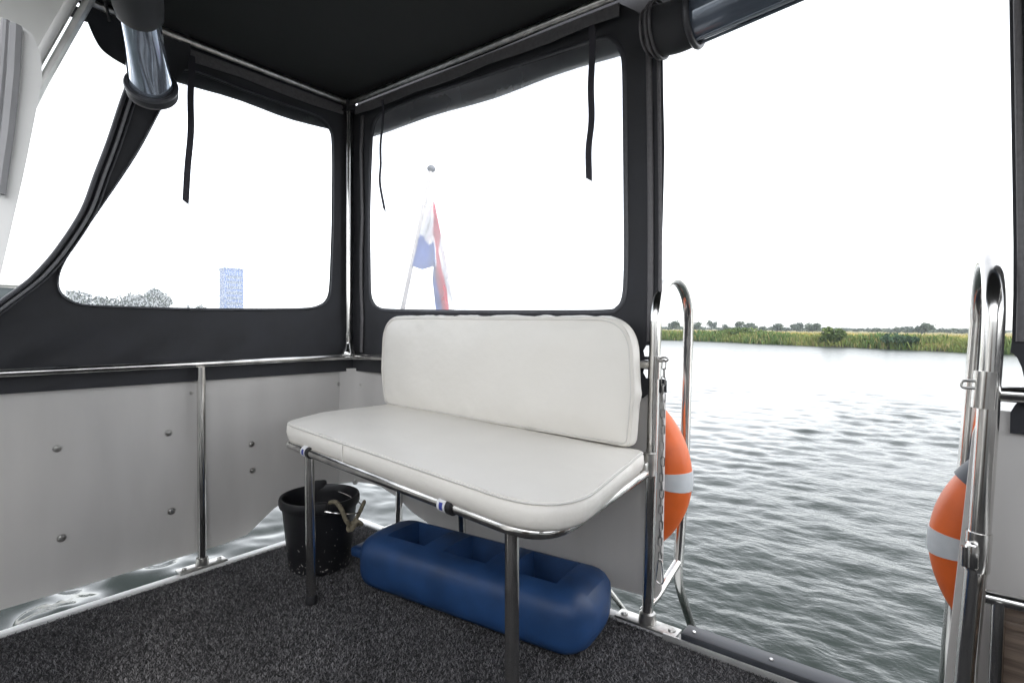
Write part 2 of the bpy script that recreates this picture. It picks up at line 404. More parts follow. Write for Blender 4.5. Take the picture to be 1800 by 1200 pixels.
b1 = at(1170, 598, 2, ZW); b2 = at(1700, 619, 2, ZW)
bd = (b2-b1).normalized(); bn = Vector((-bd.y, bd.x, 0))
if bn.dot(b1) < 0: bn = -bn
def bank_edge(t): return 1.1*math.sin(t*.11+1)+.6*math.sin(t*.31)+.25*math.sin(t*.9)
def bank_pt(t, s): return b1 + bd*t + bn*(s+bank_edge(t)*max(0, 1-s/25)) - Vector((0, 0, ZW)) + Vector((0, 0, ZW))
def bank_h(s, t): return ZW + (-.25 + .75*min(1, max(0, s)/1.6) + .12*min(1, s/10) if s < 1e9 else 0) + .05*noise.noise(Vector((t*.2, s*.2, 0)))
ss = [-.8, 0, .5, 1, 1.6, 3, 6, 10, 20, 40, 80, 160, 320, 700, 1600]; ts = list(range(-320, 321, 4))
mb = MB(); vs = []; fs = []
for t in ts:
    for s in ss:
        p = bank_pt(t, s); p.z = bank_h(s, t)
        if s > 300: p.z = ZW+.6
        if s < 0: p.z = ZW-.5
        vs.append(p)
k = len(ss)
for i in range(len(ts)-1):
    for j in range(k-1): fs.append((i*k+j, (i+1)*k+j, (i+1)*k+j+1, i*k+j+1))
rb_ = mb.add(vs, fs).build('riverbank', M['grass'], ang=0); tag(rb_, kind='structure'); rb_.data.materials.append(M['soil'])
for i_, p_ in enumerate(rb_.data.polygons): p_.material_index = 1 if i_ % (k-1) < 3 else 0

def blades(name, pts, hgt, wid, cols, lean=.25):
    n_ = len(pts); pts = np.array(pts); az = rng.random(n_)*PI; h = hgt*(.6+.7*rng.random(n_)); wv = wid*(.6+.8*rng.random(n_))
    dx = np.cos(az)*wv/2; dy = np.sin(az)*wv/2; lx = rng.normal(size=n_)*lean*h; ly = rng.normal(size=n_)*lean*h
    V = np.zeros((n_, 4, 3)); V[:, 0] = pts; V[:, 1] = pts; V[:, 0, 0] -= dx; V[:, 0, 1] -= dy; V[:, 1, 0] += dx; V[:, 1, 1] += dy
    V[:, 2] = pts; V[:, 2, 0] += dx*.7+lx; V[:, 2, 1] += dy*.7+ly; V[:, 2, 2] += h
    V[:, 3] = pts; V[:, 3, 0] += -dx*.7+lx; V[:, 3, 1] += -dy*.7+ly; V[:, 3, 2] += h*.93
    return quads(name, V, cols)
def quads(name, V, cols, mat_='leaf', parent=None):
    n_ = len(V); me = bpy.data.meshes.new(name)
    me.vertices.add(n_*4); me.vertices.foreach_set('co', V.reshape(-1).astype('f4'))
    me.loops.add(n_*4); me.loops.foreach_set('vertex_index', np.arange(n_*4, dtype='i4'))
    me.polygons.add(n_); me.polygons.foreach_set('loop_start', np.arange(0, n_*4, 4, dtype='i4'))
    me.update(calc_edges=True)
    ca = me.color_attributes.new('tint', 'FLOAT_COLOR', 'POINT')
    c = np.ones((n_, 4, 4), 'f4'); c[:, :, :3] = np.asarray(cols)[:, None, :]
    ca.data.foreach_set('color', c.reshape(-1)); me.materials.append(M[mat_])
    o = bpy.data.objects.new(name, me); COL.objects.link(o)
    if parent: o.parent = parent
    return o
def mixc(a, b, t): a = np.array(a); b = np.array(b); return a+(b-a)*np.asarray(t)[:, None]
# reeds along the water's edge
pts = []; cols = []; hs_ = []
for _ in range(34000):
    t = rng.uniform(-75, 75); s = .25+abs(rng.normal())*2.2
    clump = noise.noise(Vector((t*.12, s*.1, 5))); fine = noise.noise(Vector((t*.6, s*.4, 9)))
    p = bank_pt(t, s+.15*rng.normal()); p.z = bank_h(max(s, 0), t)-.05
    pts.append(p); hs_.append(max(.25, .55+.38*clump+.25*fine)*(1 if s < 3.5 else .75))
    g = min(1, max(0, .66+clump*.9+.3*fine+rng.normal()*.15))
    cols.append(tuple(np.array((.21, .22, .065))*(1-g)+np.array((.075, .135, .04))*g) if rng.random() > .12 else (.24, .21, .09))
tag(blades('reeds', [tuple(p) for p in pts], np.array(hs_), .09, cols), kind='stuff')
pts = []; cols = []
for _ in range(22000):
    t = rng.uniform(-110, 110); s = rng.uniform(2.5, 9)+abs(rng.normal())*16
    p = bank_pt(t, s); p.z = bank_h(s, t)-.05; pts.append(tuple(p))
    c = noise.noise(Vector((t*.07, s*.07, 2))); g = min(1, max(0, .45+c))
    cols.append(tuple(np.array((.40, .32, .11))*(1-g)+np.array((.17, .19, .06))*g))
tag(blades('meadow_grass', pts, .42, .22, cols), kind='stuff')

def crown_cloud(c, rx, rz, n_, size, lumps, colA, colB, seed):
    rg = np.random.default_rng(seed); cs = []
    for k in range(lumps):
        d = rg.normal(size=3); d /= np.linalg.norm(d); rr = rg.random()**.4
        cs.append((np.array([d[0]*rx*rr*.75, d[1]*rx*rr*.75, d[2]*rz*rr*.7]), (.32+.3*rg.random()), rg.random()))
    P = []; T = []
    for i in range(n_):
        cc, rad, tone = cs[rg.integers(lumps)]; d = rg.normal(size=3); d /= np.linalg.norm(d); d *= (.55+.5*rg.random())
        P.append(cc+d*np.array([rx, rx, rz])*rad); T.append(np.clip(tone+rg.normal()*.2, 0, 1))
    P = np.array(P)+np.array(c); T = np.array(T)
    a = rg.normal(size=(n_, 3)); a /= np.linalg.norm(a, axis=1)[:, None]; bq = rg.normal(size=(n_, 3)); bq -= a*(a*bq).sum(1)[:, None]; bq /= np.linalg.norm(bq, axis=1)[:, None]
    s = size*(.6+.8*rg.random(n_))[:, None]
    V = np.stack([P-a*s, P-bq*s*.6, P+a*s, P+bq*s*.6], 1)
    return V, mixc(colA, colB, T)
def tree(name, base, rx, hgt, label, group, cat='tree', n_=500, colA=(.035, .055, .025), colB=(.075, .10, .045), seed=1, trunk=.25, size=None):
    o = empty(name, base, 0, label, cat, group)
    rz = hgt*(1-trunk)/2
    V, c = crown_cloud((0, 0, hgt*trunk+rz), rx, rz, n_, size or rx*.16, 11, colA, colB, seed)
    quads('crown', V, c, parent=o)
    mb = MB(); r_ = max(.05, hgt*.025); rg = random.Random(seed)
    mb.tube([(0, 0, -.3), (r_*.3, 0, hgt*.25), (0, r_*.5, hgt*.75)], [r_, r_*.8, r_*.25], 7)
    for k in range(4):
        a = rg.random()*6.28; z0 = hgt*(.2+.12*k)
        mb.tube([(0, 0, z0), (math.cos(a)*rx*.35, math.sin(a)*rx*.35, z0+hgt*.15), (math.cos(a)*rx*.6, math.sin(a)*rx*.6, z0+hgt*.28)], [r_*.5, r_*.3, r_*.1], 5)
    mb.build('trunk', M['bark'], o); return o
# trees along the skyline: photo column, top row, half width in px
G1 = 'trees along the far skyline'
sk = [(1185, 567, 9, 'first small dark tree just right of the left grab rail'), (1225, 568, 9, 'low dark tree just outside the left grab rail hoop'),
      (1251, 566, 7, 'narrow upright tree standing alone left on the skyline'), (1275, 572, 5, 'tiny round tree between two taller skyline trees'),
      (1301, 567, 9, 'round dark tree on the skyline behind the green bank shrubs'), (1322, 569, 10, 'wide low tree beside the round one on the skyline'),
      (1340, 575, 5, 'tiny low tree in the gap of the skyline trees'), (1368, 569, 9, 'pale grey tree left of three close skyline trees'),
      (1400, 570, 11, 'middle rounded tree of the three left of the river bush'), (1428, 570, 13, 'broad dark tree directly left of the big river bush'),
      (1540, 578, 7, 'small tree halfway along the right skyline'), (1593, 576, 9, 'low grey tree left of the tallest skyline tree'),
      (1626, 569, 13, 'tallest broad dark tree at the right of the skyline'), (1577, 578, 6, 'very low tree on the right skyline')]
for i, (px, py, hw, lb) in enumerate(sk):
    D = 190 + 25*(i % 3); hz = 574+.0105*(px-900)
    b = far(px, D, ZW+.55); dd = b.dot(fw0)
    top = H + (hz-py)/F*dd; hh = top-b.z+.3
    tree('tree', b, hw/F*dd*1.2, hh*1.12, lb, G1, n_=420, colA=(.050, .072, .055), colB=(.095, .12, .085), seed=30+i, trunk=.12)
# distant hedge line (reads as one mass)
V = []; c = []
for i in range(130):
    px = rng.uniform(1120, 1760); D = rng.uniform(240, 320); b = far(px, D, ZW+.6)
    v_, c_ = crown_cloud((b.x, b.y, b.z+1.0), rng.uniform(3, 8), rng.uniform(.35, 1.0), 60, .55, 5, (.055, .075, .058), (.09, .11, .08), 500+i)
    V.append(v_); c.append(c_)
tag(quads('distant_hedge', np.concatenate(V), np.concatenate(c)), kind='stuff')
# shrubs on the bank
def bank_at(px, s):
    lo, hi = -25, (b2-b1).length*1.04
    for _ in range(60):
        t = (lo+hi)/2; p = bank_pt(t, s); q = p-EYE; x = 900+F*q.dot(RGT)/q.dot(FWD)
        if x < px: lo = t
        else: hi = t
    p.z = bank_h(s, t)-.1; return p
for i, (px, s, rx, hh, lb, nn) in enumerate([(1452, 1.0, .85, 1.75, 'large yellow green willow bush at the water edge', 900), (1475, 1.2, .8, 1.55, 'right half of the big bush pair at the water edge', 800),
        (1300, 3.5, 1.9, 1.45, 'broad dark green bramble rising above the left reeds', 800), (1272, 4.0, 1.5, 1.1, 'low green bramble left of the broad bramble', 500), (1345, 3.5, 1.4, 1.05, 'low green shrub right of the broad bramble', 500),
        (1570, .8, 1.1, 1.2, 'blue green willow clump in reeds right of the big bush', 600), (1595, .8, .8, 1.15, 'dark green end of the willow clump in the right reeds', 500)]):
    tree('bush', bank_at(px, s), rx, hh, lb, 'bushes on the reedy bank', 'bush', nn, (.045, .075, .024) if i not in (5, 6) else (.035, .07, .042), (.14, .19, .055) if i not in (5, 6) else (.08, .13, .075), 80+i, .05, .13)

# left shore seen above the side window's sill
lb_ = MB(); pa = [far(-500, 95, 0), far(640, 125, 0), far(640, 900, 0), far(-500, 900, 0)]
n0 = 24; vs = []; fs = []
for i in range(n0+1):
    px = -700+i*1400/n0
    for D, z in ((88, ZW-.5), (92, ZW+.4), (120, ZW+.6), (400, ZW+.6), (1500, ZW+.6)): vs.append(far(px, D+4*math.sin(i*1.3), z))
for i in range(n0):
    for j in range(4): fs.append((i*5+j, (i+1)*5+j, (i+1)*5+j+1, i*5+j+1))
tag(lb_.add(vs, fs).build('far_shore', M['grass'], ang=0), kind='structure')
for i, (px, py, hw, lb) in enumerate([(135, 503, 26, 'pale tree at the far left of the rain spotted window'), (180, 510, 16, 'small pale tree between the two big window trees'),
        (207, 518, 16, 'low bluish tree seen through the side window'), (243, 512, 20, 'left half of the dark tree pair in the side window'), (272, 505, 27, 'tall domed dark tree in the side window'),
        (331, 531, 5, 'tiny tree left of the tower in the side window'), (356, 533, 12, 'low bush left of the tower in the side window')]):
    hz = 574+.0105*(px-900); b = far(px, 140, ZW+.6); dd = b.dot(fw0); hh = H+(hz-py)/F*dd-b.z
    tree('tree', b, hw/F*dd, hh, lb, 'trees on the left shore', n_=900, colA=(.03, .045, .035), colB=(.07, .085, .06), seed=130+i, trunk=.15)
# tower block
b = far(407, 300, ZW+.6); dd = b.dot(fw0); hz = 574-.0105*493
tw = 36/F*dd; th = H+(hz-475)/F*dd-b.z
M['cladding'] = mat('blue_cladding', (.05, .10, .26), .5, nvar=.2, nscale=.4); M['tower_glass'] = mat('tower_glass', (.05, .08, .14), .2)
t = empty('tower_block', b, math.atan2(b.y, b.x)-PI/2+.3, 'slim blue tower block beyond the rain spotted side window', 'building')
MB().box((0, 0, th/2), (tw*.86, tw*.8, th)).build('wall', M['cladding'], t)
MB().box((0, 0, th+.35), (tw*.9, tw*.84, .7)).build('parapet', M['cladding'], t)
for f in range(9):
    MB().box((0, -tw*.4-.03, 3+f*(th-4)/9), (tw*.7, .12, 1.3)).build('window', M['tower_glass'], t)

# moored cruiser at the left edge
cb = far(-300, 16, 0); ca_ = math.atan2(cb.y, cb.x)-PI/2
cr = empty('moored_cruiser', (cb.x, cb.y, ZW), ca_, 'white motor cruiser with dark cabin window moored at far left', 'boat')
mb = MB(); vs = []; fs = []
st = [(-4.6, .1, 1.35), (-4, .8, 1.25), (-2.5, 1.3, 1.12), (0, 1.5, 1.0), (2.6, 1.45, .98), (3.2, 1.35, .98)]
for (x, hw, dk) in st: vs += [(x, -hw*.75, -.2), (x, -hw, .35), (x, -hw, dk), (x, hw, dk), (x, hw, .35), (x, hw*.75, -.2)]
for i in range(len(st)-1):
    for j in range(6): fs.append((i*6+j, i*6+(j+1) % 6, (i+1)*6+(j+1) % 6, (i+1)*6+j))
fs += [(0, 1, 2, 3, 4, 5), tuple(30+j for j in (5, 4, 3, 2, 1, 0))]
mb.add(vs, fs).build('hull', M['gelcoat'], cr)
MB().box((.6, 0, 1.25), (4.4, 2.3, .85), bev=.12).build('cabin', M['gelcoat'], cr)
MB().box((.9, 0, 1.95), (3.4, 2.1, .60), bev=.1).build('wheelhouse', M['gelcoat'], cr)
MB().box((.9, 0, 2.25), (3.7, 2.3, .06), bev=.03).build('roof', M['gelcoat'], cr)
for x in (-.1, 1.75):
    MB().box((x, -1.055, 1.98), (1.5, .04, .40), bev=.015).build('window', M['glass_dark'], cr)
MB().tube([(-4.3, -.6, 1.3), (-4.0, -.8, 1.75), (-1.8, -1.3, 1.75)], .018, 6).build('bow_rail', M['steel'], cr)

# ------------------------------------------------------------------ deck and carpet
mb = MB(); deck_out = fillet2([(-2.085, -2.2), (-2.085, 1.30), (-2.17, 1.36), (-2.17, 1.55), (1.40, 1.55), (1.40, -2.2)], [0, .05, .03, .08, .05, 0])
sheet(mb, deck_out, [], .5, lambda u, v, d: (u, v, -.06+d), .085)
dk = tag(mb.build('deck', M['gelcoat'], ang=30), kind='structure')
mb = MB(); sheet(mb, fillet2([(-2.05, -2.2), (-2.05, 1.30), (-2.10, 1.36), (-2.10, 1.49), (1.38, 1.49), (1.38, -2.2)], [0, .03, .02, .05, 0, 0]), [], .5, lambda u, v, d: (u, v, -.012+d), .016)
tag(mb.build('carpet_base', M['carpet'], ang=30), kind='structure')
mb = MB(); mb.box((-.35, -.40, -.36), (3.3, 3.7, .5), bev=.03); tag(mb.build('hull', M['gelcoat'], ang=30), kind='structure')
# trim profile along the edges
mb = MB(); mb.box((-2.068, -.45, -.006), (.034, 3.5, .022), bev=.004); mb.box((-.40, 1.512, -.006), (3.4, .036, .022), bev=.004)
mb.build('edge_strip', M['white_paint'], dk)
# carpet fibres
nT = 380000
Xc = rng.uniform(-2.05, .25, nT); Yc = rng.uniform(-.1, 1.492, nT)
keep = ~((Xc > -1.0+0*Yc) & (Yc < .15)); Xc, Yc = Xc[keep], Yc[keep]; nT = len(Xc)
base = np.stack([Xc, Yc, np.full(nT, -.005)], 1)
az = rng.random(nT)*2*PI; ln = rng.uniform(.004, .009, nT); wd = rng.uniform(.0007, .0014, nT); up = rng.uniform(.003, .007, nT)
d1 = np.stack([np.cos(az)*ln, np.sin(az)*ln, up], 1); sw = np.stack([-np.sin(az)*wd, np.cos(az)*wd, np.zeros(nT)], 1)
V = np.stack([base-sw, base+sw, base+d1+sw*.6, base+d1-sw*.6], 1)
tone = rng.random(nT)**1.8; c = mixc((.046, .045, .048), (.25, .245, .25), tone)
big = np.array([noise.noise(Vector((x*5, y*5, 1))) for x, y in zip(Xc[::1], Yc[::1])]); c *= (1+.25*big)[:, None]
tag(quads('carpet_pile', V, c, 'tuft'), kind='stuff')

# ------------------------------------------------------------------ guard rail
SX = -2.10; AY = 1.50
rail = empty('guard_rail', (SX, AY, 0), 0, 'stainless guard rail with stanchions round the deck corner', 'railing')
def part(mb, name, m, root, ang=40):
    o = mb.build(name, m, None, ang); o.parent = root
    loc = root.matrix_basis.copy() if False else Matrix.Translation(root.location) @ root.rotation_euler.to_matrix().to_4x4()
    o.matrix_parent_inverse = loc.inverted(); return o
mb = MB(); mb.tube(fillet([(SX, -2.0, .725), (SX, AY, .738), (-.66, AY, .775)], .07, 10), .0135, 14); part(mb, 'top_rail', M['steel'], rail)
def stanchion(x, y, z, r=.0145, lean=0):
    s = part(MB().tube([(x+lean, y, .012), (x, y, z-.01)], r, 16), 'stanchion', M['steel'], rail)
    b = MB().box((x+lean, y, .010), (.05, .16, .007) if x < -2 else (.16, .05, .007), bev=.002)
    b.lathe([(.0, .03), (.019, .028), (.022, .012), (.022, .0)], (x+lean, y, .011), 20)
    q = part(b, 'base_plate', M['steel_dull'], rail); q.parent = s; q.matrix_parent_inverse = Matrix.Translation(rail.location).inverted() if False else Matrix.Identity(4)
    for sg in (-1, 1):
        p_ = (x+lean, y+.06*sg, .016) if x < -2 else (x+lean+.06*sg, y, .016)
        k = MB().lathe([(0, .005), (.006, .0045), (.0085, .002), (.009, 0)], p_, 12).build('screw', M['steel_dull'], q)
    return s
for (x, y, z, l) in ((-2.083, .855, .735, 0), (-1.80, 1.525, .745, 0), (-2.083, -.75, .73, 0)): stanchion(x, y, z, lean=l)
# fix parenting transforms: all part meshes are in world coordinates, so cancel the root's offset only once
def world_children(root):
    inv = (Matrix.Translation(root.location) @ root.rotation_euler.to_matrix().to_4x4()).inverted()
    for ch in root.children: ch.matrix_parent_inverse = inv
world_children(rail)

# ------------------------------------------------------------------ white side panels
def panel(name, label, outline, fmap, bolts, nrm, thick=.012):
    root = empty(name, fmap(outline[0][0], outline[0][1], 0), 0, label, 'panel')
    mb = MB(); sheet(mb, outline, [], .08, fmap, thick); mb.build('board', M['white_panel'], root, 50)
    Mx = Vector(nrm).to_track_quat('Z', 'Y').to_matrix().to_4x4()
    for (u, v, s) in bolts:
        p = fmap(u, v, thick/2)
        mb = MB(); mb.lathe([(.0, .0045), (.006*s, .004), (.0085*s, .0015), (.0088*s, .001), (.0125*s, .0008), (.0128*s, 0)], p, 18, Mx)
        mb.build('bolt', M['steel_dull'], root)
    world_children(root); return root
PX = -2.135
def pm_left(u, v, d): return Vector((PX + d + .002*math.sin(u*3), u, v))
lo = [(-2.1, .68), (1.44, .685)]
low = catmull([(1.51, .64), (1.545, .55), (1.545, .25)], 5)
P_ = lambda px, py: (at(px, py, 0, PX).y, at(px, py, 0, PX).z)
outl = [Vector((-2.1, .70)), Vector((1.50, .70)), Vector((1.50, .165)), Vector((1.42, .165)), Vector((1.30, .17)), Vector((1.22, .16)), Vector((1.15, .13)), Vector((1.09, .09)), Vector((1.04, .055)), Vector((.95, .045)), Vector((-2.1, .05))]
bl = [(*P_(*q), s) for q, s in (((100, 787), 1), ((107, 944), 1), ((295, 760), 1), ((300, 897), 1), ((335, 690), .6), ((441, 780), .95), ((443, 826), .95), ((595, 675), .8), ((-150, 800), 1))]
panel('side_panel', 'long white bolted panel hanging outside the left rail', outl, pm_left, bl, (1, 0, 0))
# transom panel wraps round the corner with a soft bend
PY = 1.555
def pm_aft(u, v, d):
    # u runs along the transom; below -2.03 it bends forward
    r_ = .10; u0_ = -2.035
    if u >= u0_: return Vector((u, PY - d, v))
    a = min((u0_-u)/r_, PI/2); ex = max(0, (u0_-u)-r_*PI/2)
    rr = r_-d*-1*-1
    return Vector((u0_ - (r_-d)*math.sin(a), PY - r_ + (r_-d)*math.cos(a) - ex, v))
Q_ = lambda px, py: (at(px, py, 1, PY).x, at(px, py, 1, PY).z)
ob = [(-2.19, .684), (-2.0, .684), (-1.94, .705), (-.70, .705), (-.655, .705), (-.645, .66), (-.645, .10), (-.66, .07), (-.85, .06), (-1.62, .065), (-1.74, .095), (-1.84, .14), (-1.95, .165), (-2.19, .165)]
ob = fillet2(ob, [0, 0, 0, 0, .03, .02, .02, .02, 0, .05, .05, .05, .05, 0], 4)
bl = [(*Q_(*q), s) for q, s in (((638, 675), .7),)] + [(-2.135, .615, .8), (-2.10, .17, .9), (-2.09, .72, .5)]
ap = panel('transom_panel', 'white panel behind the bench with its right edge at the gate', ob, pm_aft, bl[:1], (0, -1, 0))
for (u, z) in ((-2.10, .63), (-2.10, .205)):
    pass
ang_b = Vector((math.cos(R(-45)), math.sin(R(-45)), 0))
for (px, py) in ((619, 672), (621, 845)):
    cx, cy = -2.035, PY-.10
    p = Vector((cx-.0935*math.cos(R(45)), cy+.0935*math.sin(R(45)), at(px, py, 1, PY-.03).z))
    MB().lathe([(.0, .0045), (.006, .004), (.0085, .0015), (.0125, .0008), (.0128, 0)], p, 18, ang_b.to_track_quat('Z', 'Y').to_matrix().to_4x4()).build('bolt', M['steel_dull'], ap)
world_children(ap)

# ------------------------------------------------------------------ canopy frame
ZR = 1.855; CX, CY = -2.09, 1.475
fr = empty('canopy_frame', (CX, CY, .74), 0, 'stainless tube frame holding up the dark canopy at its corner', 'frame')
mb = MB(); mb.tube([(CX, CY, .755), (CX, CY, ZR-.01)], .0125, 16); part(mb, 'corner_pole', M['steel'], fr)
mb = MB(); mb.lathe([(.012, .09), (.0155, .088), (.0155, .055), (.013, .05), (.013, .04), (.018, .034), (.021, .02), (.031, .010), (.034, .0), (.034, -.012)], (CX, CY, .757), 24)
part(mb, 'pole_foot', M['steel'], fr)
mb = MB(); mb.tube([(CX, -.35, ZR+.01), (CX, CY-.02, ZR)], .0125, 14); part(mb, 'side_tube', M['steel_dull'], fr)
mb = MB(); mb.tube([(CX+.02, CY, ZR), (1.33, CY, ZR)], .0125, 14); part(mb, 'aft_tube', M['steel_dull'], fr)
mb = MB(); mb.box((CX, CY, ZR-.012), (.045, .045, .05), bev=.008)
for s in (-1, 1): mb.lathe([(0, .006), (.006, .005), (.007, 0)], (CX+.014*(1+s)/2+.006, CY-.014*(1-s)/2-.018, ZR-.038), 10, Matrix.Rotation(PI, 4, 'X'))
part(mb, 'corner_joint', M['black_rubber'], fr); world_children(fr)

# canopy roof: gently sagging lining, with an outside valance
rf = empty('canopy_roof', (-.35, .5, ZR), 0, 'dark charcoal canvas canopy roof with hanging valance', 'canopy')
mb = MB()
def roofmap(u, v, d):
    e = min(u+2.13, 1.42-u, 1.53-v)
    return Vector((u, v, ZR+.022+.05*(1-math.exp(-max(e, 0)/.5))+.010*noise.noise(Vector((u*1.7, v*1.7, 0)))+d))
sheet(mb, [(-2.13, -.35), (1.42, -.35), (1.42, 1.53), (-2.13, 1.53)], [], .08, roofmap, .004); mb.build('lining', M['lining'], rf, 80)
mb = MB()
def val_side(u, v, d): return Vector((-2.15 + d + .006*math.sin(u*9), u, v))
sheet(mb, [(.66, 1.90), (1.55, 1.90), (1.55, 1.735)]+[(1.55-.89*k/12, 1.735+.004*math.sin(k*1.1)-.006*k/12) for k in range(1, 13)], [], .06, val_side, .003)
mb.build('valance', M['canvas'], rf, 80)
mb = MB()
def val_aft(u, v, d): return Vector((u, 1.56 - d + .006*math.sin(u*8), v))
sheet(mb, [(-2.15, 1.90), (1.42, 1.90)]+[(1.42-3.57*k/30, 1.722+.003*math.sin(k*1.3)) for k in range(0, 31)], [], .06, val_aft, .003)
mb.build('valance', M['canvas'], rf, 80)
mb = MB(); sheet(mb, [(CY-.02-1.5*k/10, ZR-.016) for k in range(11)]+[(CY-.02-1.5*(10-k)/10, ZR-.055+.004*math.sin(k*2)) for k in range(11)], [], .04, lambda u, v, d: Vector((CX-.012+d, u, v)), .003)
mb.build('zip_flap', M['zip_tape'], rf, 80)
mb = MB(); sheet(mb, [(CX+.03+1.28*k/10, ZR-.016) for k in range(11)]+[(CX+.03+1.28*(10-k)/10, ZR-.055+.004*math.sin(k*2)) for k in range(11)], [], .04, lambda u, v, d: Vector((u, CY+.012-d, v)), .003)
mb.build('zip_flap', M['zip_tape'], rf, 80)
world_children(rf)

# ------------------------------------------------------------------ window panels of the enclosure
LX = -2.118; AYC = 1.522
S_ = lambda px, py: Vector((at(px, py, 0, LX).y, at(px, py, 0, LX).z))
T_ = lambda px, py: Vector((at(px, py, 1, AYC).x, at(px, py, 1, AYC).z))
def folds_side(u, v):
    # slack creases fan out from the lower front corner
    k = min(1, max(0, (v-.68)/.08))*max(0, 1-(v-.74)/.30)
    a = math.sin((u*1.0-v*1.3)*24+2.5*noise.noise(Vector((u*3, v*3, 1))))
    return .016*k*a*min(1, max(0.12, (1.25-u)/.8)) + .004*noise.noise(Vector((u*4, v*4, 7)))
def map_side(u, v, d): return Vector((LX + d + folds_side(u, v), u, v))
def map_aft(u, v, d): return Vector((u, AYC - d - .004*noise.noise(Vector((u*4, v*4, 3))), v))
edge = catmull([S_(*q) for q in ((250, 90), (232, 130), (214, 178), (190, 250), (168, 308), (143, 373), (100, 439), (62, 483), (34, 507), (0, 532), (-50, 570), (-120, 620), (-200, 640))], 5)
hole_l = catmull([S_(*q) for q in ((292, 175), (272, 215), (245, 265), (213, 315), (175, 370), (135, 428), (112, 465), (104, 492), (108, 512), (125, 527), (155, 535), (230, 538), (330, 541), (430, 542), (530, 541), (560, 536), (574, 524), (579, 500), (581, 440), (583, 340), (583, 255), (578, 228), (560, 208), (500, 186), (420, 158), (350, 132), (318, 128), (302, 145))], 4, True)
outer_l = [Vector((1.522, .672)), Vector((1.522, 1.86)), Vector((.62, 1.86))] + edge + [Vector((-.6, .672))]
sp = empty('side_window_panel', (LX, 1.0, .67), 0, 'dark canvas side panel with rain spotted window, front edge swept down', 'window panel')
mb = MB(); sheet(mb, outer_l, [hole_l], .022, map_side, .003); mb.build('canvas', M['canvas'], sp, 80)
mb = MB(); sheet(mb, hole_l, [], .06, lambda u, v, d: Vector((LX-.004+.003*noise.noise(Vector((u*3, v*3, 2))), u, v)), 0); mb.build('window_pane', M['vinyl_wet'], sp, 80)
hl = [Vector((map_side(p.x, p.y, .003))) for p in hole_l]
cen = sum(hl, Vector())/len(hl)
mb = MB(); mb.tube([p+(p-cen).normalized()*.006 for p in hl], .007, 8, closed=True, flat=.35); mb.build('binding', M['canvas_trim'], sp, 80)
# folded zip hem along the swept edge
mb = MB(); e3 = [Vector(map_side(p.x, p.y, .004)) for p in edge]
mb.tube(e3, .012, 10, flat=.6); mb.tube([p+Vector((.002, .034, 0.004)) for p in e3], .007, 8, flat=.5); mb.build('zip_hem', M['canvas_trim'], sp, 80)
M['grey_tape'] = mat('grey_zip_tape', (.19, .19, .20), .6, nvar=.2, nscale=60, bump=.3, bscale=500)
mb = MB(); mb.tube([p+Vector((.006, .020, .002)) for p in e3], .0095, 8, flat=.5); mb.build('zip', M['grey_tape'], sp, 80)
world_children(sp)

hole_a = catmull([T_(*q) for q in ((655, 250), (652, 330), (651, 430), (652, 505), (656, 528), (667, 540), (690, 544), (800, 545), (950, 546), (1060, 546), (1083, 540), (1094, 522), (1097, 480), (1097, 380), (1096, 250), (1095, 130), (1090, 95), (1075, 76), (1050, 72), (960, 102), (850, 137), (750, 170), (690, 192), (665, 208), (657, 228))], 4, True)
redge = [T_(*q) for q in ((1165, 100), (1166, 180), (1168, 260), (1167, 330), (1164, 420), (1162, 520), (1158, 600))]
cut = [T_(*q) for q in ((1150, 606), (1136, 607), (1131, 616), (1133, 626), (1160, 628), (1160, 640), (1133, 642), (1131, 655), (1136, 664), (1150, 667), (1160, 664), (1172, 668), (1172, 690), (1140, 692))]
outer_a = [Vector((-2.118, .672)), Vector((-2.118, 1.86)), Vector((-.80, 1.86)), T_(1160, 40)] + redge + cut + [Vector((-.70, .672))]
ap2 = empty('aft_window_panel', (-1.4, AYC, .67), 0, 'dark canvas panel with clear window behind the white bench', 'window panel')
mb = MB(); sheet(mb, outer_a, [hole_a], .024, map_aft, .003); mb.build('canvas', M['canvas'], ap2, 80)
mb = MB(); sheet(mb, hole_a, [], .06, lambda u, v, d: Vector((u, AYC+.004+.003*noise.noise(Vector((u*3, v*3, 2))), v)), 0); mb.build('window_pane', M['vinyl_aft'], ap2, 80)
hl = [Vector((map_aft(p.x, p.y, .003))) for p in hole_a]; cen = sum(hl, Vector())/len(hl)
mb = MB(); mb.tube([p+(p-cen).normalized()*.007 for p in hl], .008, 8, closed=True, flat=.35); mb.build('binding', M['canvas_trim'], ap2, 80)
zp = [Vector(map_aft(T_(px, py).x, T_(px, py).y, .006)) for px, py in ((1142, 60), (1143, 160), (1145, 300), (1145, 450), (1144, 600))]
mb = MB(); mb.tube(catmull(zp, 6), .010, 8, flat=.5); mb.tube([p+Vector((.028, .004, 0)) for p in catmull(zp, 6)], .006, 8); mb.build('zip', M['zip_tape'], ap2, 80)
cz = [Vector((-2.045, AYC-.010, z)) for z in np.linspace(.76, 1.80, 8)]
mb = MB(); mb.tube([p+Vector((.006*math.sin(i*1.9), 0, 0)) for i, p in enumerate(cz)], .010, 8, flat=.6); mb.build('zip_flap', M['zip_tape'], ap2, 80)
world_children(ap2)

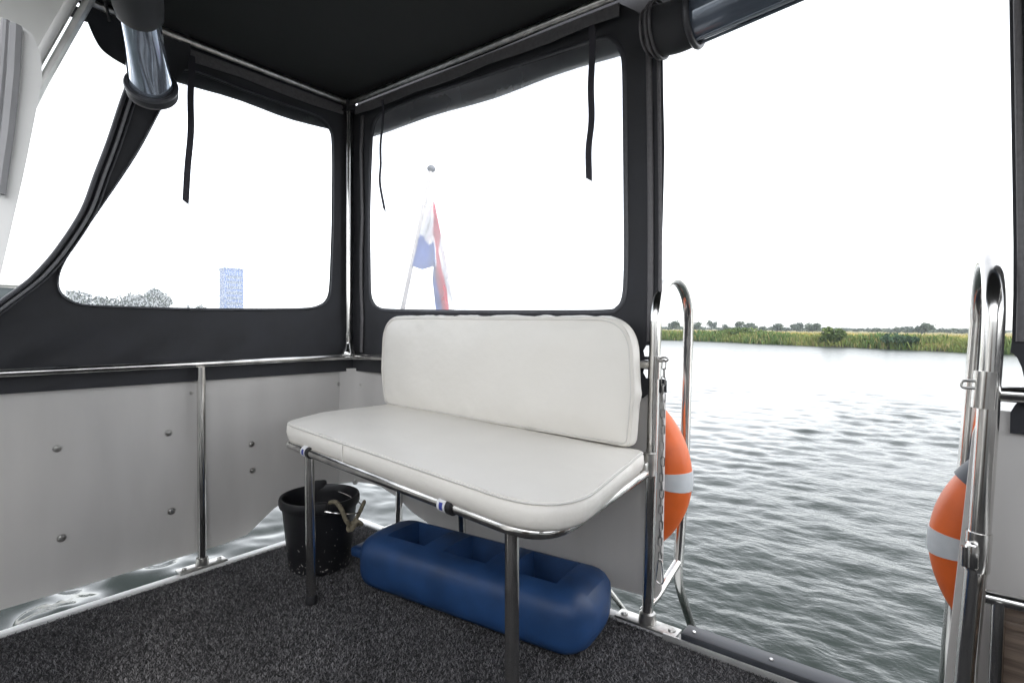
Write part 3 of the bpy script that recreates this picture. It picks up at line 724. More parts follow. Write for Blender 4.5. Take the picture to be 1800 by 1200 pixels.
# right aft panel, mostly out of frame
U_ = T_
ro = [U_(*q) for q in ((1773, -40), (1776, 120), (1779, 300), (1781, 430), (1781, 520), (1779, 600))]
rcut = [U_(*q) for q in ((1776, 618), (1788, 628), (1796, 645), (1800, 662), (1808, 672), (1808, 690), (1795, 700), (1784, 712), (1776, 725))]
outer_r = [Vector((1.40, .672)), Vector((1.40, 1.86)), Vector((.14, 1.86))] + ro + rcut + [Vector((.11, .672))]
hole_r = fillet2([(.30, .95), (1.22, .95), (1.22, 1.78), (.30, 1.78)], .06)
rp_ = empty('aft_window_panel', (.9, AYC, .67), 0, 'dark canvas panel edge right of the gate opening', 'window panel')
mb = MB(); sheet(mb, outer_r, [hole_r], .035, map_aft, .003); mb.build('canvas', M['canvas'], rp_, 80)
mb = MB(); sheet(mb, hole_r, [], .1, lambda u, v, d: Vector((u, AYC+.004, v)), 0); mb.build('window_pane', M['vinyl_clear'], rp_, 80)
zz_ = [Vector(map_aft(p.x+.012, p.y, .006)) for p in ro]
mb = MB(); mb.tube(zz_, .007, 8, flat=.6); mb.tube([p+Vector((.018, 0, 0)) for p in zz_], .005, 8); mb.build('zip', M['zip_tape'], rp_, 80)
world_children(rp_)
# unseen starboard panel, run forward with its window kept low to block light
so = fillet2([(-1.0, .672), (1.50, .672), (1.50, 1.86), (-1.0, 1.86)], 0); shl = fillet2([(-.2, .95), (1.35, .95), (1.35, 1.45), (-.2, 1.45)], .06)
st_ = empty('side_window_panel', (1.42, .6, .67), 0, 'unseen dark canvas panel on the right side extended to block light', 'window panel')
mb = MB(); sheet(mb, so, [shl], .06, lambda u, v, d: Vector((1.42-d, u, v)), .003); mb.build('canvas', M['canvas'], st_, 80)
mb = MB(); sheet(mb, shl, [], .1, lambda u, v, d: Vector((1.424, u, v)), 0); mb.build('window_pane', M['vinyl_clear'], st_, 80)
world_children(st_)
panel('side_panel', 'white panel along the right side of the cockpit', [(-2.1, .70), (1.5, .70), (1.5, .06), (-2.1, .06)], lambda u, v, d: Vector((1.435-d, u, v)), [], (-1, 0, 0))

# unseen bulkhead added behind the viewer to block light, height tuned for that
bh = empty('light_block_bulkhead', (-.3, -1.05, 0), 0, 'low white unseen bulkhead with wooden door added to block light from the front', 'cabin wall')
mb = MB(); sheet(mb, [(-2.05, 0), (1.42, 0), (1.42, 1.15), (-2.05, 1.15)], [], .15, lambda u, v, d: Vector((u, -1.05+d, v)), .04)
mb.build('wall', M['gelcoat'], bh, 40)
MB().box((-.25, -1.02, .55), (.66, .03, 1.04), bev=.01).build('door', M['wood'], bh); world_children(bh)

# straps
def strap(pix, ax, v, label, wdt):
    P = catmull([at(px, py, ax, v) for px, py in pix], 6); mb = MB(); vs = []; fs = []
    side = Vector((0, 1, 0)) if ax == 0 else Vector((1, 0, 0)); nn = Vector((1, 0, 0)) if ax == 0 else Vector((0, 1, 0))
    for i, p in enumerate(P):
        q = p + nn*.004*math.sin(i*.6); s_ = side*wdt/2
        dz = Vector((0, 0, .012)) if i == len(P)-1 else Vector()
        vs += [q-s_+nn*.001+dz, q+s_+nn*.001-dz*.2, q+s_-nn*.001-dz*.2, q-s_-nn*.001+dz]
    for i in range(len(P)-1):
        for j in range(4): fs.append((i*4+j, i*4+(j+1) % 4, i*4+4+(j+1) % 4, i*4+4+j))
    fs += [(0, 1, 2, 3), tuple(len(vs)-4+j for j in (3, 2, 1, 0))]
    o = mb.add(vs, fs).build('strap', M['webbing'], None, 30); tag(o, label, 'strap', 'webbing straps hanging from the canopy')
strap(((337, 98), (336, 150), (335, 220), (331, 290), (325, 358)), 0, -2.07, 'black webbing strap hanging in front of the side window', .021)
strap(((672, 175), (672, 230), (668, 280), (669, 320), (675, 372)), 1, 1.455, 'narrow black strap hanging at the corner side of the aft window', .013)
strap(((1040, 45), (1040, 130), (1039, 200), (1036, 260), (1034, 318)), 1, 1.455, 'black webbing strap hanging at the gate side of the aft window', .021)

# rolled-up door flap over the gate
rc = at(1152, 62, 1, 1.47); RZ = rc.z+.01; r1 = .066
rl = empty('rolled_door_flap', (rc.x, 1.47, RZ), 0, 'rolled up canvas and clear vinyl door flap above the gate', 'rolled flap')
rise = lambda x: .13*min(max(x-rc.x-.115, 0), .45)
def spiral_roll(x0, x1, r_, turns, ofs=0, n=64, c=(1.47, None)):
    cy, cz_ = c; mb = MB(); vs = []; fs = []
    K = int(n*turns); xs = np.linspace(x0, x1, 24)
    for x in xs:
        for i in range(K+1):
            a = 2*PI*i/n+ofs; rr = r_*(1-.10*i/n)+.002*math.sin(a*3+x*5)
            sag = -.012*math.sin(PI*(x-x0)/(max(x1-x0, .01)))
            vs.append((x, cy+rr*math.sin(a), cz_+rr*math.cos(a)+sag*.6+rise(x)))
    for j in range(len(xs)-1):
        for i in range(K): fs.append((j*(K+1)+i, j*(K+1)+i+1, (j+1)*(K+1)+i+1, (j+1)*(K+1)+i))
    return mb.add(vs, fs)
mb = spiral_roll(rc.x, rc.x+.115, r1+.004, 2.4, .5, c=(1.47, RZ)); part(mb, 'canvas_end', M['canvas'], rl, 80)
mb = MB()
for dx, rr in ((0.002, r1+.006), (.014, r1+.008), (-.018, r1-.006)): mb.tube([(rc.x+dx, 1.47+rr*math.sin(a), RZ+rr*math.cos(a)) for a in np.linspace(0, 2*PI, 40, endpoint=False)], .0045, 6, closed=True)
part(mb, 'hem', M['zip_tape'], rl, 80)
mb = MB(); mb.tube([(rc.x+.112, 1.47+(r1+.004)*math.sin(a), RZ+(r1+.004)*math.cos(a)) for a in np.linspace(0, 2*PI, 40, endpoint=False)], .009, 8, closed=True); part(mb, 'binding', M['canvas_trim'], rl, 80)
M['vinyl_roll'] = mat('rolled_vinyl', (.16, .19, .24), .10, .25, spec=.9, nvar=.3, nscale=5, stretch=(1, 8, 8))
mb = spiral_roll(rc.x+.115, 1.0, r1-.004, 2.6, 1.1, c=(1.47, RZ)); part(mb, 'vinyl', M['vinyl_roll'], rl, 80)
mb = MB()
for a in (2.2, 2.75, 3.3): mb.tube([(x, 1.47+(r1-.002)*math.sin(a), RZ+(r1-.002)*math.cos(a)-.012*.6*math.sin(PI*(x-rc.x-.115)/(1-.115-rc.x))+rise(x)) for x in np.linspace(rc.x+.12, .98, 20)], .004, 6)
part(mb, 'fold', M['vinyl_roll'], rl, 80)
for x in (-.2, .5):
    mb = MB(); mb.tube([(x, 1.47+(r1+.006)*math.sin(a)*1.0, RZ+(r1+.02 if abs(math.sin(a)) < .5 and math.cos(a) > 0 else r1+.004)*math.cos(a)+rise(x)) for a in np.linspace(0, 2*PI, 32, endpoint=False)], .010, 8, closed=True, flat=.3); part(mb, 'tie', M['webbing'], rl, 80)
world_children(rl)

# ------------------------------------------------------------------ rolled side flap at upper left, flap behind it, cabin wing
A0 = at(232, -60, 0, -1.62); A1 = at(246, 28, 0, -1.80); A2 = at(266, 150, 0, -2.0); A3 = at(272, 172, 0, -2.0)
rl2 = empty('rolled_side_flap', A2, 0, 'rolled up side flap with shiny vinyl hanging at upper left', 'rolled flap')
ax_ = (A2-A1).normalized(); rr = .060
M['vinyl_shiny'] = mat('shiny_vinyl_roll', (.50, .56, .66), .09, .75, spec=.9, nvar=.25, nscale=3, stretch=(6, 6, 1))
mb = MB(); nA = 40; vs = []; fs = []; K = 90; u_ = ax_.orthogonal().normalized(); v_ = ax_.cross(u_)
for q in range(nA+1):
    c_ = A1.lerp(A2, q/nA*1.02-.01)
    for i in range(K+1):
        a = 2*PI*i/60+.7; r_ = (.050+.010*q/nA)*(1-.05*i/60)+.0012*math.sin(a*4+q*.12)
        vs.append(c_+(u_*math.cos(a)+v_*math.sin(a))*r_)
for q in range(nA):
    for i in range(K): fs.append((q*(K+1)+i, q*(K+1)+i+1, (q+1)*(K+1)+i+1, (q+1)*(K+1)+i))
part(mb.add(vs, fs), 'vinyl', M['vinyl_shiny'], rl2, 80)
ring_ = lambda c_, r_, t_: MB().tube([c_+(u_*math.cos(a)+v_*math.sin(a))*r_ for a in np.linspace(0, 2*PI, 40, endpoint=False)], t_, 8, closed=True)
mb = MB(); mb.tube([A0, A0.lerp(A1, .4), A0.lerp(A1, .75), A1-ax_*.012, A1], [.060, .062, .061, .058, .051], 36, cap=False); part(mb, 'canvas_cuff', M['canvas'], rl2)
part(ring_(A1-ax_*.004, .0535, .0055), 'hem', M['canvas_trim'], rl2); part(ring_(A1-ax_*.03, .0585, .003), 'seam', M['zip_tape'], rl2)
mb = MB(); mb.tube([A2-ax_*.005, A2+ax_*.004, A2+ax_*.022, A2+ax_*.034, A2+ax_*.036], [.062, .0715, .0725, .066, .03], 36, cap=True); part(mb, 'lower_cuff', M['canvas'], rl2)
part(ring_(A2, .0675, .0075), 'hem', M['canvas_trim'], rl2); part(ring_(A2+ax_*.03, .069, .003), 'seam', M['zip_tape'], rl2)
world_children(rl2)
# tail of the flap, hanging from the cuff to the swept edge
tl = [at(*q, 0, -2.085) for q in ((262, 178), (238, 235), (208, 305), (180, 360))]
fb = empty('flap_backing', at(200, 60, 0, -2.10), 0, 'dark folded canvas behind the rolled side flap', 'canvas flap')
B_ = lambda px, py: Vector((at(px, py, 0, -2.09).y, at(px, py, 0, -2.09).z))
pol = catmull([B_(*q) for q in ((120, -60), (136, 0), (152, 38), (165, 68), (178, 88), (198, 102), (228, 118), (262, 140), (300, 150), (330, 110), (330, 60), (300, -60), (210, -90))], 4, True)
mb = MB(); sheet(mb, pol, [], .025, lambda u, v, d: Vector((-2.09+d+.006*math.sin(u*40+v*10), u, v)), .004); mb.build('canvas', M['canvas'], fb, 80)
mb = MB(); mb.tube([at(*q, 0, -2.075) for q in ((180, -30), (186, 10), (192, 40))], .006, 8); mb.build('pole', M['steel'], fb)
world_children(fb)
# hardtop wing of the cabin with its edge strip
WX = -1.9
W_ = lambda px, py: Vector((at(px, py, 0, WX).y, at(px, py, 0, WX).z))
wg = empty('cabin_wing', at(60, 120, 0, WX), 0, 'grey white cabin side wing with bright edge strip at upper left', 'cabin wall')
mb = MB(); light_hole = fillet2([(-.90, .98), (-.02, .98), (.05, 1.2), (-.02, 1.66), (-.90, 1.66)], .06)  # unseen window opening added to let side light into the cockpit
sheet(mb, [(.505, 1.855), (.468, 1.769), (.369, 1.516), (.258, 1.211), (.095, .76), (-1.03, .76), (-1.03, 1.855)], [light_hole], .1, lambda u, v, d: Vector((WX+d, u, v)), .03); mb.build('wall', M['gelcoat'], wg, 40)
mb = MB(); sheet(mb, light_hole, [], .1, lambda u, v, d: Vector((WX, u, v)), 0); mb.build('window_pane', M['vinyl_clear'], wg, 40)
e = [Vector((WX+.012, y+.012, z)) for y, z in ((.505, 1.855), (.474, 1.769), (.375, 1.516), (.264, 1.211), (.101, .76))]
mb = MB(); mb.tube(e, .020, 12, flat=.6); mb.build('edge_strip', M['aluminium'], wg)
mb = MB(); mb.tube([p+Vector((.012, -.034, 0)) for p in e], .010, 10); mb.build('edge_bead', M['white_paint'], wg)
world_children(wg)
M['seal'] = mat('grey_seal', (.30, .30, .31), .6, nvar=.15, nscale=10)
# folded cabin door leaf near the lens
DX = -1.25
D_ = lambda px, py: Vector((at(px, py, 0, DX).y, at(px, py, 0, DX).z))
dr = empty('cabin_door', at(20, 200, 0, DX), 0, 'white rounded cabin door leaf at the left picture edge', 'door')
dl = catmull([D_(*q) for q in ((-60, 20), (5, 38), (42, 57), (56, 72), (66, 100), (70, 130), (66, 165), (54, 230), (38, 310), (22, 380), (6, 450), (-20, 560))], 5)+[Vector(q) for q in ((.172, .5), (.17, .02), (-1.03, .02), (-1.03, 1.378))]
mb = MB(); sheet(mb, dl, [], .03, lambda u, v, d: Vector((DX+d, u, v)), .03); mb.build('leaf', M['white_paint'], dr, 40)
mb = MB(); mb.tube([at(*q, 0, DX+.02) for q in ((10, 36), (4, 120), (-6, 220), (-20, 330))], .006, 8); mb.tube([at(*q, 0, DX+.02) for q in ((26, 45), (22, 130), (12, 230), (-4, 340))], .010, 8); mb.build('channel', M['seal'], dr)
world_children(dr)

# ------------------------------------------------------------------ gate hoops, swim-ladder tubes
def hoop(name, label, inner_top, inner_bot, outer_top, outer_bot, ztop, r_, mids=()):
    root = empty(name, inner_bot, 0, label, 'grab rail')
    a, b = Vector(inner_top), Vector(outer_top); c = (a+b)/2; rad = (b-a).length/2; dirv = (b-a).normalized()
    arc = [Vector(m_) for m_ in mids] + [c - dirv*rad*math.cos(t) + Vector((0, 0, 1))*(ztop-a.z)*math.sin(t) for t in np.linspace(0, PI, 20)]
    part(MB().tube([inner_bot]+arc+list(outer_bot), r_, 18), 'hoop', M['steel'], root)
    return root
hl_ = hoop('grab_hoop', 'stainless grab hoop on the left side of the gate', (-.655, 1.50, .90), (-.670, 1.512, .012), (-.665, 1.785, .90), [Vector((-.672, 1.79, .40)), Vector((-.675, 1.76, .10))], 1.03, .0165)
b_ = MB().box((-.670, 1.512, .010), (.19, .052, .007), bev=.002); b_.lathe([(.0165, .035), (.023, .030), (.026, .012), (.026, 0)], (-.670, 1.512, .012), 22); part(b_, 'base_plate', M['steel_dull'], hl_)
for x in (-.745, -.595): part(MB().lathe([(0, .006), (.008, .0055), (.011, .002), (.011, 0)], (x, 1.512, .0135), 12), 'screw', M['steel_dull'], hl_)
part(MB().tube([(-.656, 1.50, .735), (-.654, 1.50, .80)], .0195, 20), 'sleeve', M['steel'], hl_)
part(MB().tube([(-.72, 1.50, .772), (-.66, 1.50, .773)], .013, 12), 'rail_stub', M['steel'], hl_)
part(MB().tube([(-.665, 1.492, .455), (-.664, 1.492, .52)], .0195, 20).box((-.672, 1.47, .475), (.03, .035, .045), bev=.006), 'clamp', M['steel_dull'], hl_)
part(MB().tube([(-.675, 1.755, .11), (-.68, 1.60, .055), (-.70, 1.545, .02)], .0135, 12), 'ladder_arm', M['steel'], hl_)
part(MB().tube(catmull([(-.675, 1.76, .10), (-.672, 1.77, .02), (-.662, 1.83, -.10), (-.655, 1.90, -.22)], 5), .0145, 12), 'ladder_leg', M['steel'], hl_)
part(MB().tube([(-.90, 1.62, .05), (-.84, 1.72, -.10)], .009, 10), 'ladder_stay', M['steel'], hl_)
world_children(hl_)
hr_ = hoop('grab_hoop', 'stainless grab hoop with open ring right of the gate', (.076, 1.47, .90), (.047, 1.478, .012), (.064, 1.75, .90), [Vector((.05, 1.75, .55)), Vector((.030, 1.75, .10)), Vector((.026, 1.80, -.05)), Vector((.018, 1.9, -.3))], 1.04, .0185, [(.053, 1.477, .20), (.065, 1.474, .45), (.072, 1.472, .70)])
part(MB().tube([(.066, 1.47, .725), (.069, 1.47, .80)], .0215, 20), 'sleeve', M['steel'], hr_)
mb = MB(); cq = Vector((.047, 1.462, .772))
mb.tube(fillet2([(-.028, -.008), (.02, -.008), (.02, .008), (-.028, .008)], .0075, 5) and [cq+Vector((p.x, .0, p.y)) for p in fillet2([(-.018, -.0075), (.014, -.0075), (.014, .0075), (-.018, .0075)], .007, 6)], .003, 8, closed=True); part(mb, 'eye', M['steel_dull'], hr_)
part(MB().tube([(.09, 1.49, .755), (.75, 1.49, .75)], .0165, 16), 'rail_stub', M['steel'], hr_)
part(MB().tube([(.0625, 1.474, .39), (.0650, 1.474, .47)], .0215, 20).box((.054, 1.452, .425), (.022, .03, .055), bev=.007).tube([(.044, 1.44, .405), (.044, 1.44, .445)], .008, 12), 'clamp', M['steel'], hr_)
part(MB().box((.036, 1.478, .010), (.19, .052, .007), bev=.002), 'base_plate', M['steel_dull'], hr_)
world_children(hr_)

# right transom panel and the boarded locker below it
ob = fillet2([(.014, .04), (.052, .66), (.066, .715), (1.38, .715), (1.38, .04)], [.01, .04, .02, 0, 0], 4)
panel('transom_panel', 'white panel right of the gate with rounded top corner', ob, lambda u, v, d: Vector((u, 1.548-d, v)), [], (0, -1, 0), .02)
lk = empty('locker', (.6, 1.45, 0), 0, 'weathered wooden locker front under a steel bar at lower right', 'locker')
part(MB().box((.72, 1.445, .175), (1.25, .02, .33), bev=.004), 'board', M['wood'], lk)
part(MB().tube([(.075, 1.42, .36), (1.3, 1.42, .36)], .0145, 14), 'steel_bar', M['steel'], lk)
part(MB().tube([(.095, 1.415, .36), (.093, 1.415, .02)], .011, 12), 'corner_bar', M['steel'], lk)
part(MB().box((.72, 1.425, .315), (1.24, .012, .015), bev=.003), 'ledge', M['wood'], lk)
world_children(lk)

# threshold plate in the gate
th_ = empty('threshold_plate', (-.3, 1.50, 0), 0, 'dark grey plastic threshold strip with screws in the gate opening', 'threshold')
part(MB().box((-.28, 1.515, .020), (.56, .062, .026), bev=.006), 'plate', M['plastic_grey'], th_)
for x in (-.53, -.33, -.12, .0): part(MB().lathe([(0, .003), (.004, .003), (.0055, .001), (.0055, 0)], (x, 1.51, .0335), 12), 'screw', M['steel'], th_)
part(MB().box((-.28, 1.484, .004), (.66, .006, .022), bev=.001), 'edge_trim', M['aluminium'], th_)
world_children(th_)

# chain with snap hook
ct = at(1167, 634, 1, 1.46); cb_ = at(1160, 985, 1, 1.47)
ch = empty('chain', ct, 0, 'steel safety chain with snap hook hanging down the left gate post', 'chain')
NL = 25; L_ = (ct-cb_).length; ll = L_/NL*1.28
oval = [Vector((math.cos(a)*.0052, math.sin(a)*.0045+(ll/2-.0055)*(1 if math.sin(a) >= 0 else -1), 0)) for a in np.linspace(0.01, 2*PI+.01, 16, endpoint=False)]
for i in range(NL):
    p = ct.lerp(cb_, (i+.5)/NL)+Vector((.0015*math.sin(i*1.7), 0.001*math.cos(i), 0)); ro_ = .5+(PI/2 if i % 2 else 0)+.25*math.sin(i)
    ex = Vector((math.cos(ro_), math.sin(ro_), 0)); dn = (ct-cb_).normalized()
    part(MB().tube([p+ex*q.x+dn*q.y for q in oval], .0016, 6, closed=True), 'link', M['chain'], ch)
p = cb_-Vector((0, 0, .03))
part(MB().tube(catmull([p+Vector((x, 0, z)) for x, z in ((0, .034), (.005, .03), (.009, 0), (.011, -.025), (.006, -.034), (-.004, -.034), (-.010, -.026), (-.007, .005), (-.004, .03))], 4, True), .0022, 8, closed=True), 'snap_hook', M['steel'], ch)
part(MB().tube([ct+Vector((.012*math.cos(a), 0, .0055*math.sin(a)+.004)) for a in np.linspace(0, 2*PI, 16, endpoint=False)], .0026, 8, closed=True).box(ct+Vector((-.014, .01, .002)), (.014, .016, .014), bev=.003), 'eye', M['chain'], ch)
world_children(ch)

# ------------------------------------------------------------------ life rings
def ring(c, Rm, r_, label, band_ang, cover_ang):
    root = empty('life_ring', c, 0, label, 'life ring', 'life rings hung outside the transom')
    def torus(a0, a1, rad, mb, n=60, closed=False):
        pts = [Vector((Rm*math.cos(a), 0, Rm*math.sin(a))) for a in np.linspace(a0, a1, n, endpoint=not closed)]
        mb.tube(pts, rad, 24, closed=closed, flat=.82 if False else None)
    mb = MB(); torus(0, 2*PI, r_, mb, 96, True); mb.build('ring', M['orange'], root)
    for a in band_ang: mb = MB(); torus(a-.105, a+.105, r_+.0025, mb, 10); mb.build('band', M['reflector'], root)
    for a in cover_ang: mb = MB(); torus(a-.16, a+.16, r_+.006, mb, 12); mb.build('strap', M['plastic_grey'], root)
    mb = MB(); pts = []
    for i in range(49):
        a = 2*PI*i/48; pts.append(Vector(((Rm+r_+.006+.03*abs(math.sin(2*(a-.0))))*math.cos(a), 0.0, (Rm+r_+.006+.03*abs(math.sin(2*a)))*math.sin(a))))
    return root
ring((-.885, 1.645, .415), .230, .060, 'orange life ring with grey band behind the left gate post', [0.0, PI/2, PI, 1.5*PI], [1.0])
ring((.265, 1.64, .39), .225, .060, 'orange life ring with grey band beside the right gate post', [PI, PI/2, 0, 1.5*PI], [PI-.75])

# ------------------------------------------------------------------ flag and staff
FB = at(706, 552, 1, 1.85); FT = at(758, 297, 1, 2.06)
fp = empty('flagstaff', FB, 0, 'slim white flagstaff with round knob leaning out over the stern', 'flagstaff')
low_ = FB+(FB-FT)*.35
M['staff'] = mat('weathered_staff', (.42, .39, .37), .6, nvar=.2, nscale=30)
part(MB().tube([low_, FT], [.0125, .0095], 12), 'pole', M['staff'], fp)
dv = (FT-FB).normalized()
part(MB().lathe([(0, .020), (.012, .017), (.021, .008), (.0235, 0), (.021, -.008), (.012, -.016), (0, -.018)], FT, 20, dv.to_track_quat('Z', 'Y').to_matrix().to_4x4()), 'knob', M['plastic_grey'], fp)
part(MB().box(low_, (.05, .09, .05), bev=.01), 'socket', M['steel_dull'], fp); world_children(fp)
M['flag'] = attr_mat('flag_cloth', .8, trans=.45)
def flag():
    """cloth folded on itself: hoist on the staff, fly end drooping to the right"""
    YF = 1.97; hA, hB = at(752, 345, 1, 2.02), at(720, 466, 1, 1.92)
    n1, n2 = 40, 30; V = np.zeros((n1+1, n2+1, 3)); C = np.zeros((n1+1, n2+1, 3))
    A = [(752, 345), (757, 346), (764, 356), (773, 400), (783, 450), (795, 520), (806, 600)]   # upper edge of the cloth in the picture
    B = [(720, 466), (742, 474), (762, 468), (760, 492), (766, 545), (771, 600), (780, 660)]     # lower edge
    for i in range(n1+1):
        u = i/n1*(len(A)-1); k = min(int(u), len(A)-2); f = u-k
        a = np.array(A[k])*(1-f)+np.array(A[k+1])*f; b = np.array(B[k])*(1-f)+np.array(B[k+1])*f
        for j in range(n2+1):
            v = j/n2; px, py = a*(1-v)+b*v
            yy = 2.02-.10*v + .05*math.sin(u*2.6+v*5)*min(1, u*.7) + .03*math.sin(v*10+u*1.5)*min(1, u*.7)
            p = at(px, py, 1, yy); V[i, j] = p
            # the cloth hangs doubled over, so the stripes turn down the fly side
            q = v + .05*math.sin(u*3.1)
            RED, WHT, BLU = (.52, .03, .05), (.8, .8, .8), (.04, .10, .38)
            if u < 1.75+.25*v: C[i, j] = WHT if q < .60 else BLU
            elif u < 3.3: C[i, j] = RED if q < .52 else (WHT if q < .62 else BLU)
            else: C[i, j] = WHT if q < .28 else (RED if q < .66 else BLU)
    mb = MB(); me_v = V.reshape(-1, 3); idx = lambda i, j: i*(n2+1)+j
    mb.v = [tuple(p) for p in me_v]; mb.f = [(idx(i, j), idx(i+1, j), idx(i+1, j+1), idx(i, j+1)) for i in range(n1) for j in range(n2)]
    o = mb.build('flag', M['flag'], None, 180)
    ca = o.data.color_attributes.new('tint', 'FLOAT_COLOR', 'POINT'); c4 = np.ones((len(me_v), 4), 'f4'); c4[:, :3] = C.reshape(-1, 3)
    ca.data.foreach_set('color', c4.reshape(-1))
    tag(o, 'red white and blue flag drooping from the leaning staff', 'flag')
flag()

# ------------------------------------------------------------------ bench
bench = empty('bench', (-1.13, .94, 0), 0, 'white padded bench seat with backrest on steel tube legs', 'bench')
th = R(-4.0); cth, sth = math.cos(th), math.sin(th)
def bw(lx, ly, z): return Vector((-1.13+lx*cth-ly*sth, .94+lx*sth+ly*cth, z))
seat_out = fillet2([(-1.80, 1.49), (-1.815, 1.17), (-1.73, .972), (-.545, .846), (-.660, 1.435)], [.03, .12, .10, .14, .02], 9)
mb = MB()
ZS0, ZS1 = .492, .549
slp = lambda x: -.016*(x+1.7)
lay = [(-.020, ZS0-.004), (-.006, ZS0), (.004, ZS0+.010), (.0075, ZS0+.030), (.006, ZS0+.050), (.002, ZS1-.004), (.0035, ZS1), (.001, ZS1+.004), (-.0, ZS1+.003)]
so_, sn_ = cushion(mb, seat_out, lay, .016, .16, .022, lambda u, v, h: Vector((u, v, h+slp(u))), .004, 3.1)
seat = part(mb, 'seat_cushion', M['leather'], bench, 75)
mb = MB(); mb.tube([Vector((p.x+n_.x*.0045, p.y+n_.y*.0045, ZS1+slp(p.x))) for p, n_ in zip(so_, sn_)], .0022, 6, closed=True); s_ = mb.build('piping', M['thread'], seat, 80)
c0 = Vector((-1.33, .922, slp(-1.33))); mb = MB(); mb.tube([Vector((c0.x, c0.y-.002, z+c0.z)) for z in np.linspace(ZS0+.008, ZS1-.002, 6)], .0018, 6); mb.build('seam', M['thread'], seat, 80)
# backrest
bth = R(-1.6)
def backmap(u, v, h):
    x = -1.22+u*math.cos(bth); y = 1.475+u*math.sin(bth)-h+(v-.56)*.02
    return Vector((x, y, v))
bo = fillet2([(-.575, .560), (-.600, .70), (-.592, .915), (.528, .908), (.543, .70), (.533, .548)], [.04, .1, .115, .11, .1, .02], 10)
mb = MB(); cushion(mb, bo, [(-.012, 0), (0, .004), (.006, .018), (.006, .034), (.002, .044), (.0035, .047), (.001, .050), (0, .049)], .014, .11, .018, backmap, .0055, 8.7)
bk = part(mb, 'backrest', M['leather'], bench, 75)
mb = MB(); bo_r = resample(bo, .02); mb.tube([backmap(p.x*.985, .735+(p.y-.735)*.965, .0535) for p in bo_r], .0016, 6, closed=True); mb.build('seam', M['thread'], bk, 80)
mb = MB(); ins = [backmap(p.x*.90, .735+(p.y-.735)*.86, .006) for p in bo]; 
# tube frame
ft = .474
tz = lambda x: .483 - .0175*(x+1.55)/.85
def bf(lx, ly): p = bw(lx, ly, 0); p.z = tz(p.x); return p
fr_pts = fillet([bf(-.62, .50), bf(-.62, .03), bf(-.55, -.018), Vector((-.600, .874, tz(-.6))), Vector((-.668, 1.475, tz(-.6)))], [.04, .06, .10], 10)
part(MB().tube(fr_pts, .014, 14), 'frame', M['steel'], bench)
part(MB().tube([bf(-.61, .35), bf(.47, .33)], .011, 12), 'cross_tube', M['steel_dull'], bench)
for lx, rr in ((-.43, .0148), (.43, .0155)):
    lg = part(MB().tube([bw(lx, -.004, .018), bf(lx, -.012)-Vector((0, 0, .004))], rr, 18), 'leg', M['steel'], bench)
    MB().lathe([(0, 0), (rr+.004, 0), (rr+.005, .012), (rr+.002, .026), (rr, .027)], bw(lx, -.004, -.002), 20).build('rubber_foot', M['black_rubber'], lg)
part(MB().tube([bw(-.30, .53, .015), bw(-.30, .50, ft)], .0135, 16), 'leg', M['steel'], bench)
for i_, lx in enumerate((-.43, .24)):
    c_ = bf(lx, -.018 if i_ == 0 else -.029); dq = (bf(lx+.1, -.018)-bf(lx, -.018)).normalized()
    cl = part(MB().tube([c_-dq*.013, c_+dq*.013], .0172, 18), 'sticker', M['sticker_white'], bench)
    vs = []; fs = []; 
    for k in range(9):
        a = -1.6+k*.13; off = Vector((0, -math.cos(a+1.1), math.sin(a+1.1)))
        for s in (-1, 1): vs.append(c_+dq*s*.006+off*.0178)
    fs = [(2*k, 2*k+1, 2*k+3, 2*k+2) for k in range(8)]
    MB().add(vs, fs).build('blue_mark', M['sticker_blue'], cl)
    part(MB().tube([c_+dq*.015, c_+dq*.030], .0180, 18), 'rubber_ring', M['black_rubber'], bench)
world_children(bench)

# ------------------------------------------------------------------ bucket
BC = Vector((-1.785, 1.140, .003))
bu = empty('bucket', BC, 0, 'black plastic bucket with splashes and a knotted rope', 'bucket')
prof = [(0, .004), (.100, .004), (.103, .0), (.107, .004), (.110, .03), (.128, .205), (.130, .222), (.138, .224), (.141, .232), (.141, .248), (.138, .256), (.132, .257), (.128, .25), (.126, .222), (.106, .02), (.10, .012), (0, .012)]
MB().lathe(prof, n=56).build('body', M['bucket'], bu, 35)
aL = math.atan2(-.54, .84)
for a in (aL, aL+PI):
    d = Vector((math.cos(a), math.sin(a), 0)); MB().box(d*.142+Vector((0, 0, .247)), (.03, .052, .045), a, .010).build('lug', M['black_rubber'], bu)
vf = Vector((.84, -.54, 0)); vr = Vector((.786, .618, 0)); hA = vf*.150+Vector((0, 0, .245)); hB = -vf*.150+Vector((0, 0, .245)); pv = Vector((0, 0, .245))
MB().tube([pv+vf*.150*math.cos(t)+(vr*.158+Vector((0, 0, -.035)))*math.sin(t) for t in np.linspace(0, PI, 26)], .0028, 8).build('handle', M['steel'], bu)
def bq(r_, f_, z_): return BC+vr*r_+vf*f_+Vector((0, 0, z_))
rope_pts = [bq(.035, .115, .262), bq(.055, .135, .270), bq(.075, .140, .245), bq(.092, .135, .205), bq(.110, .115, .185), bq(.130, .085, .200), bq(.145, .055, .218), bq(.160, .03, .240)]
mb = MB(); rp1 = catmull(rope_pts, 8)
for s in range(3):
    mb.tube([p+Vector((math.cos(i*.9+s*2.09), math.sin(i*.9+s*2.09)*.6, math.sin(i*.9+s*2.09)*.6))*.0042 for i, p in enumerate(rp1)], .0052, 6)
for k in range(4):
    c_ = rope_pts[4]+vr*.008*k+Vector((0, 0, .005*k-.006)); mb.tube([c_+Vector((.015*math.cos(a), .012*math.sin(a), .012*math.sin(a+k))) for a in np.linspace(0, 2*PI, 14, endpoint=False)], .0055, 6, closed=True)
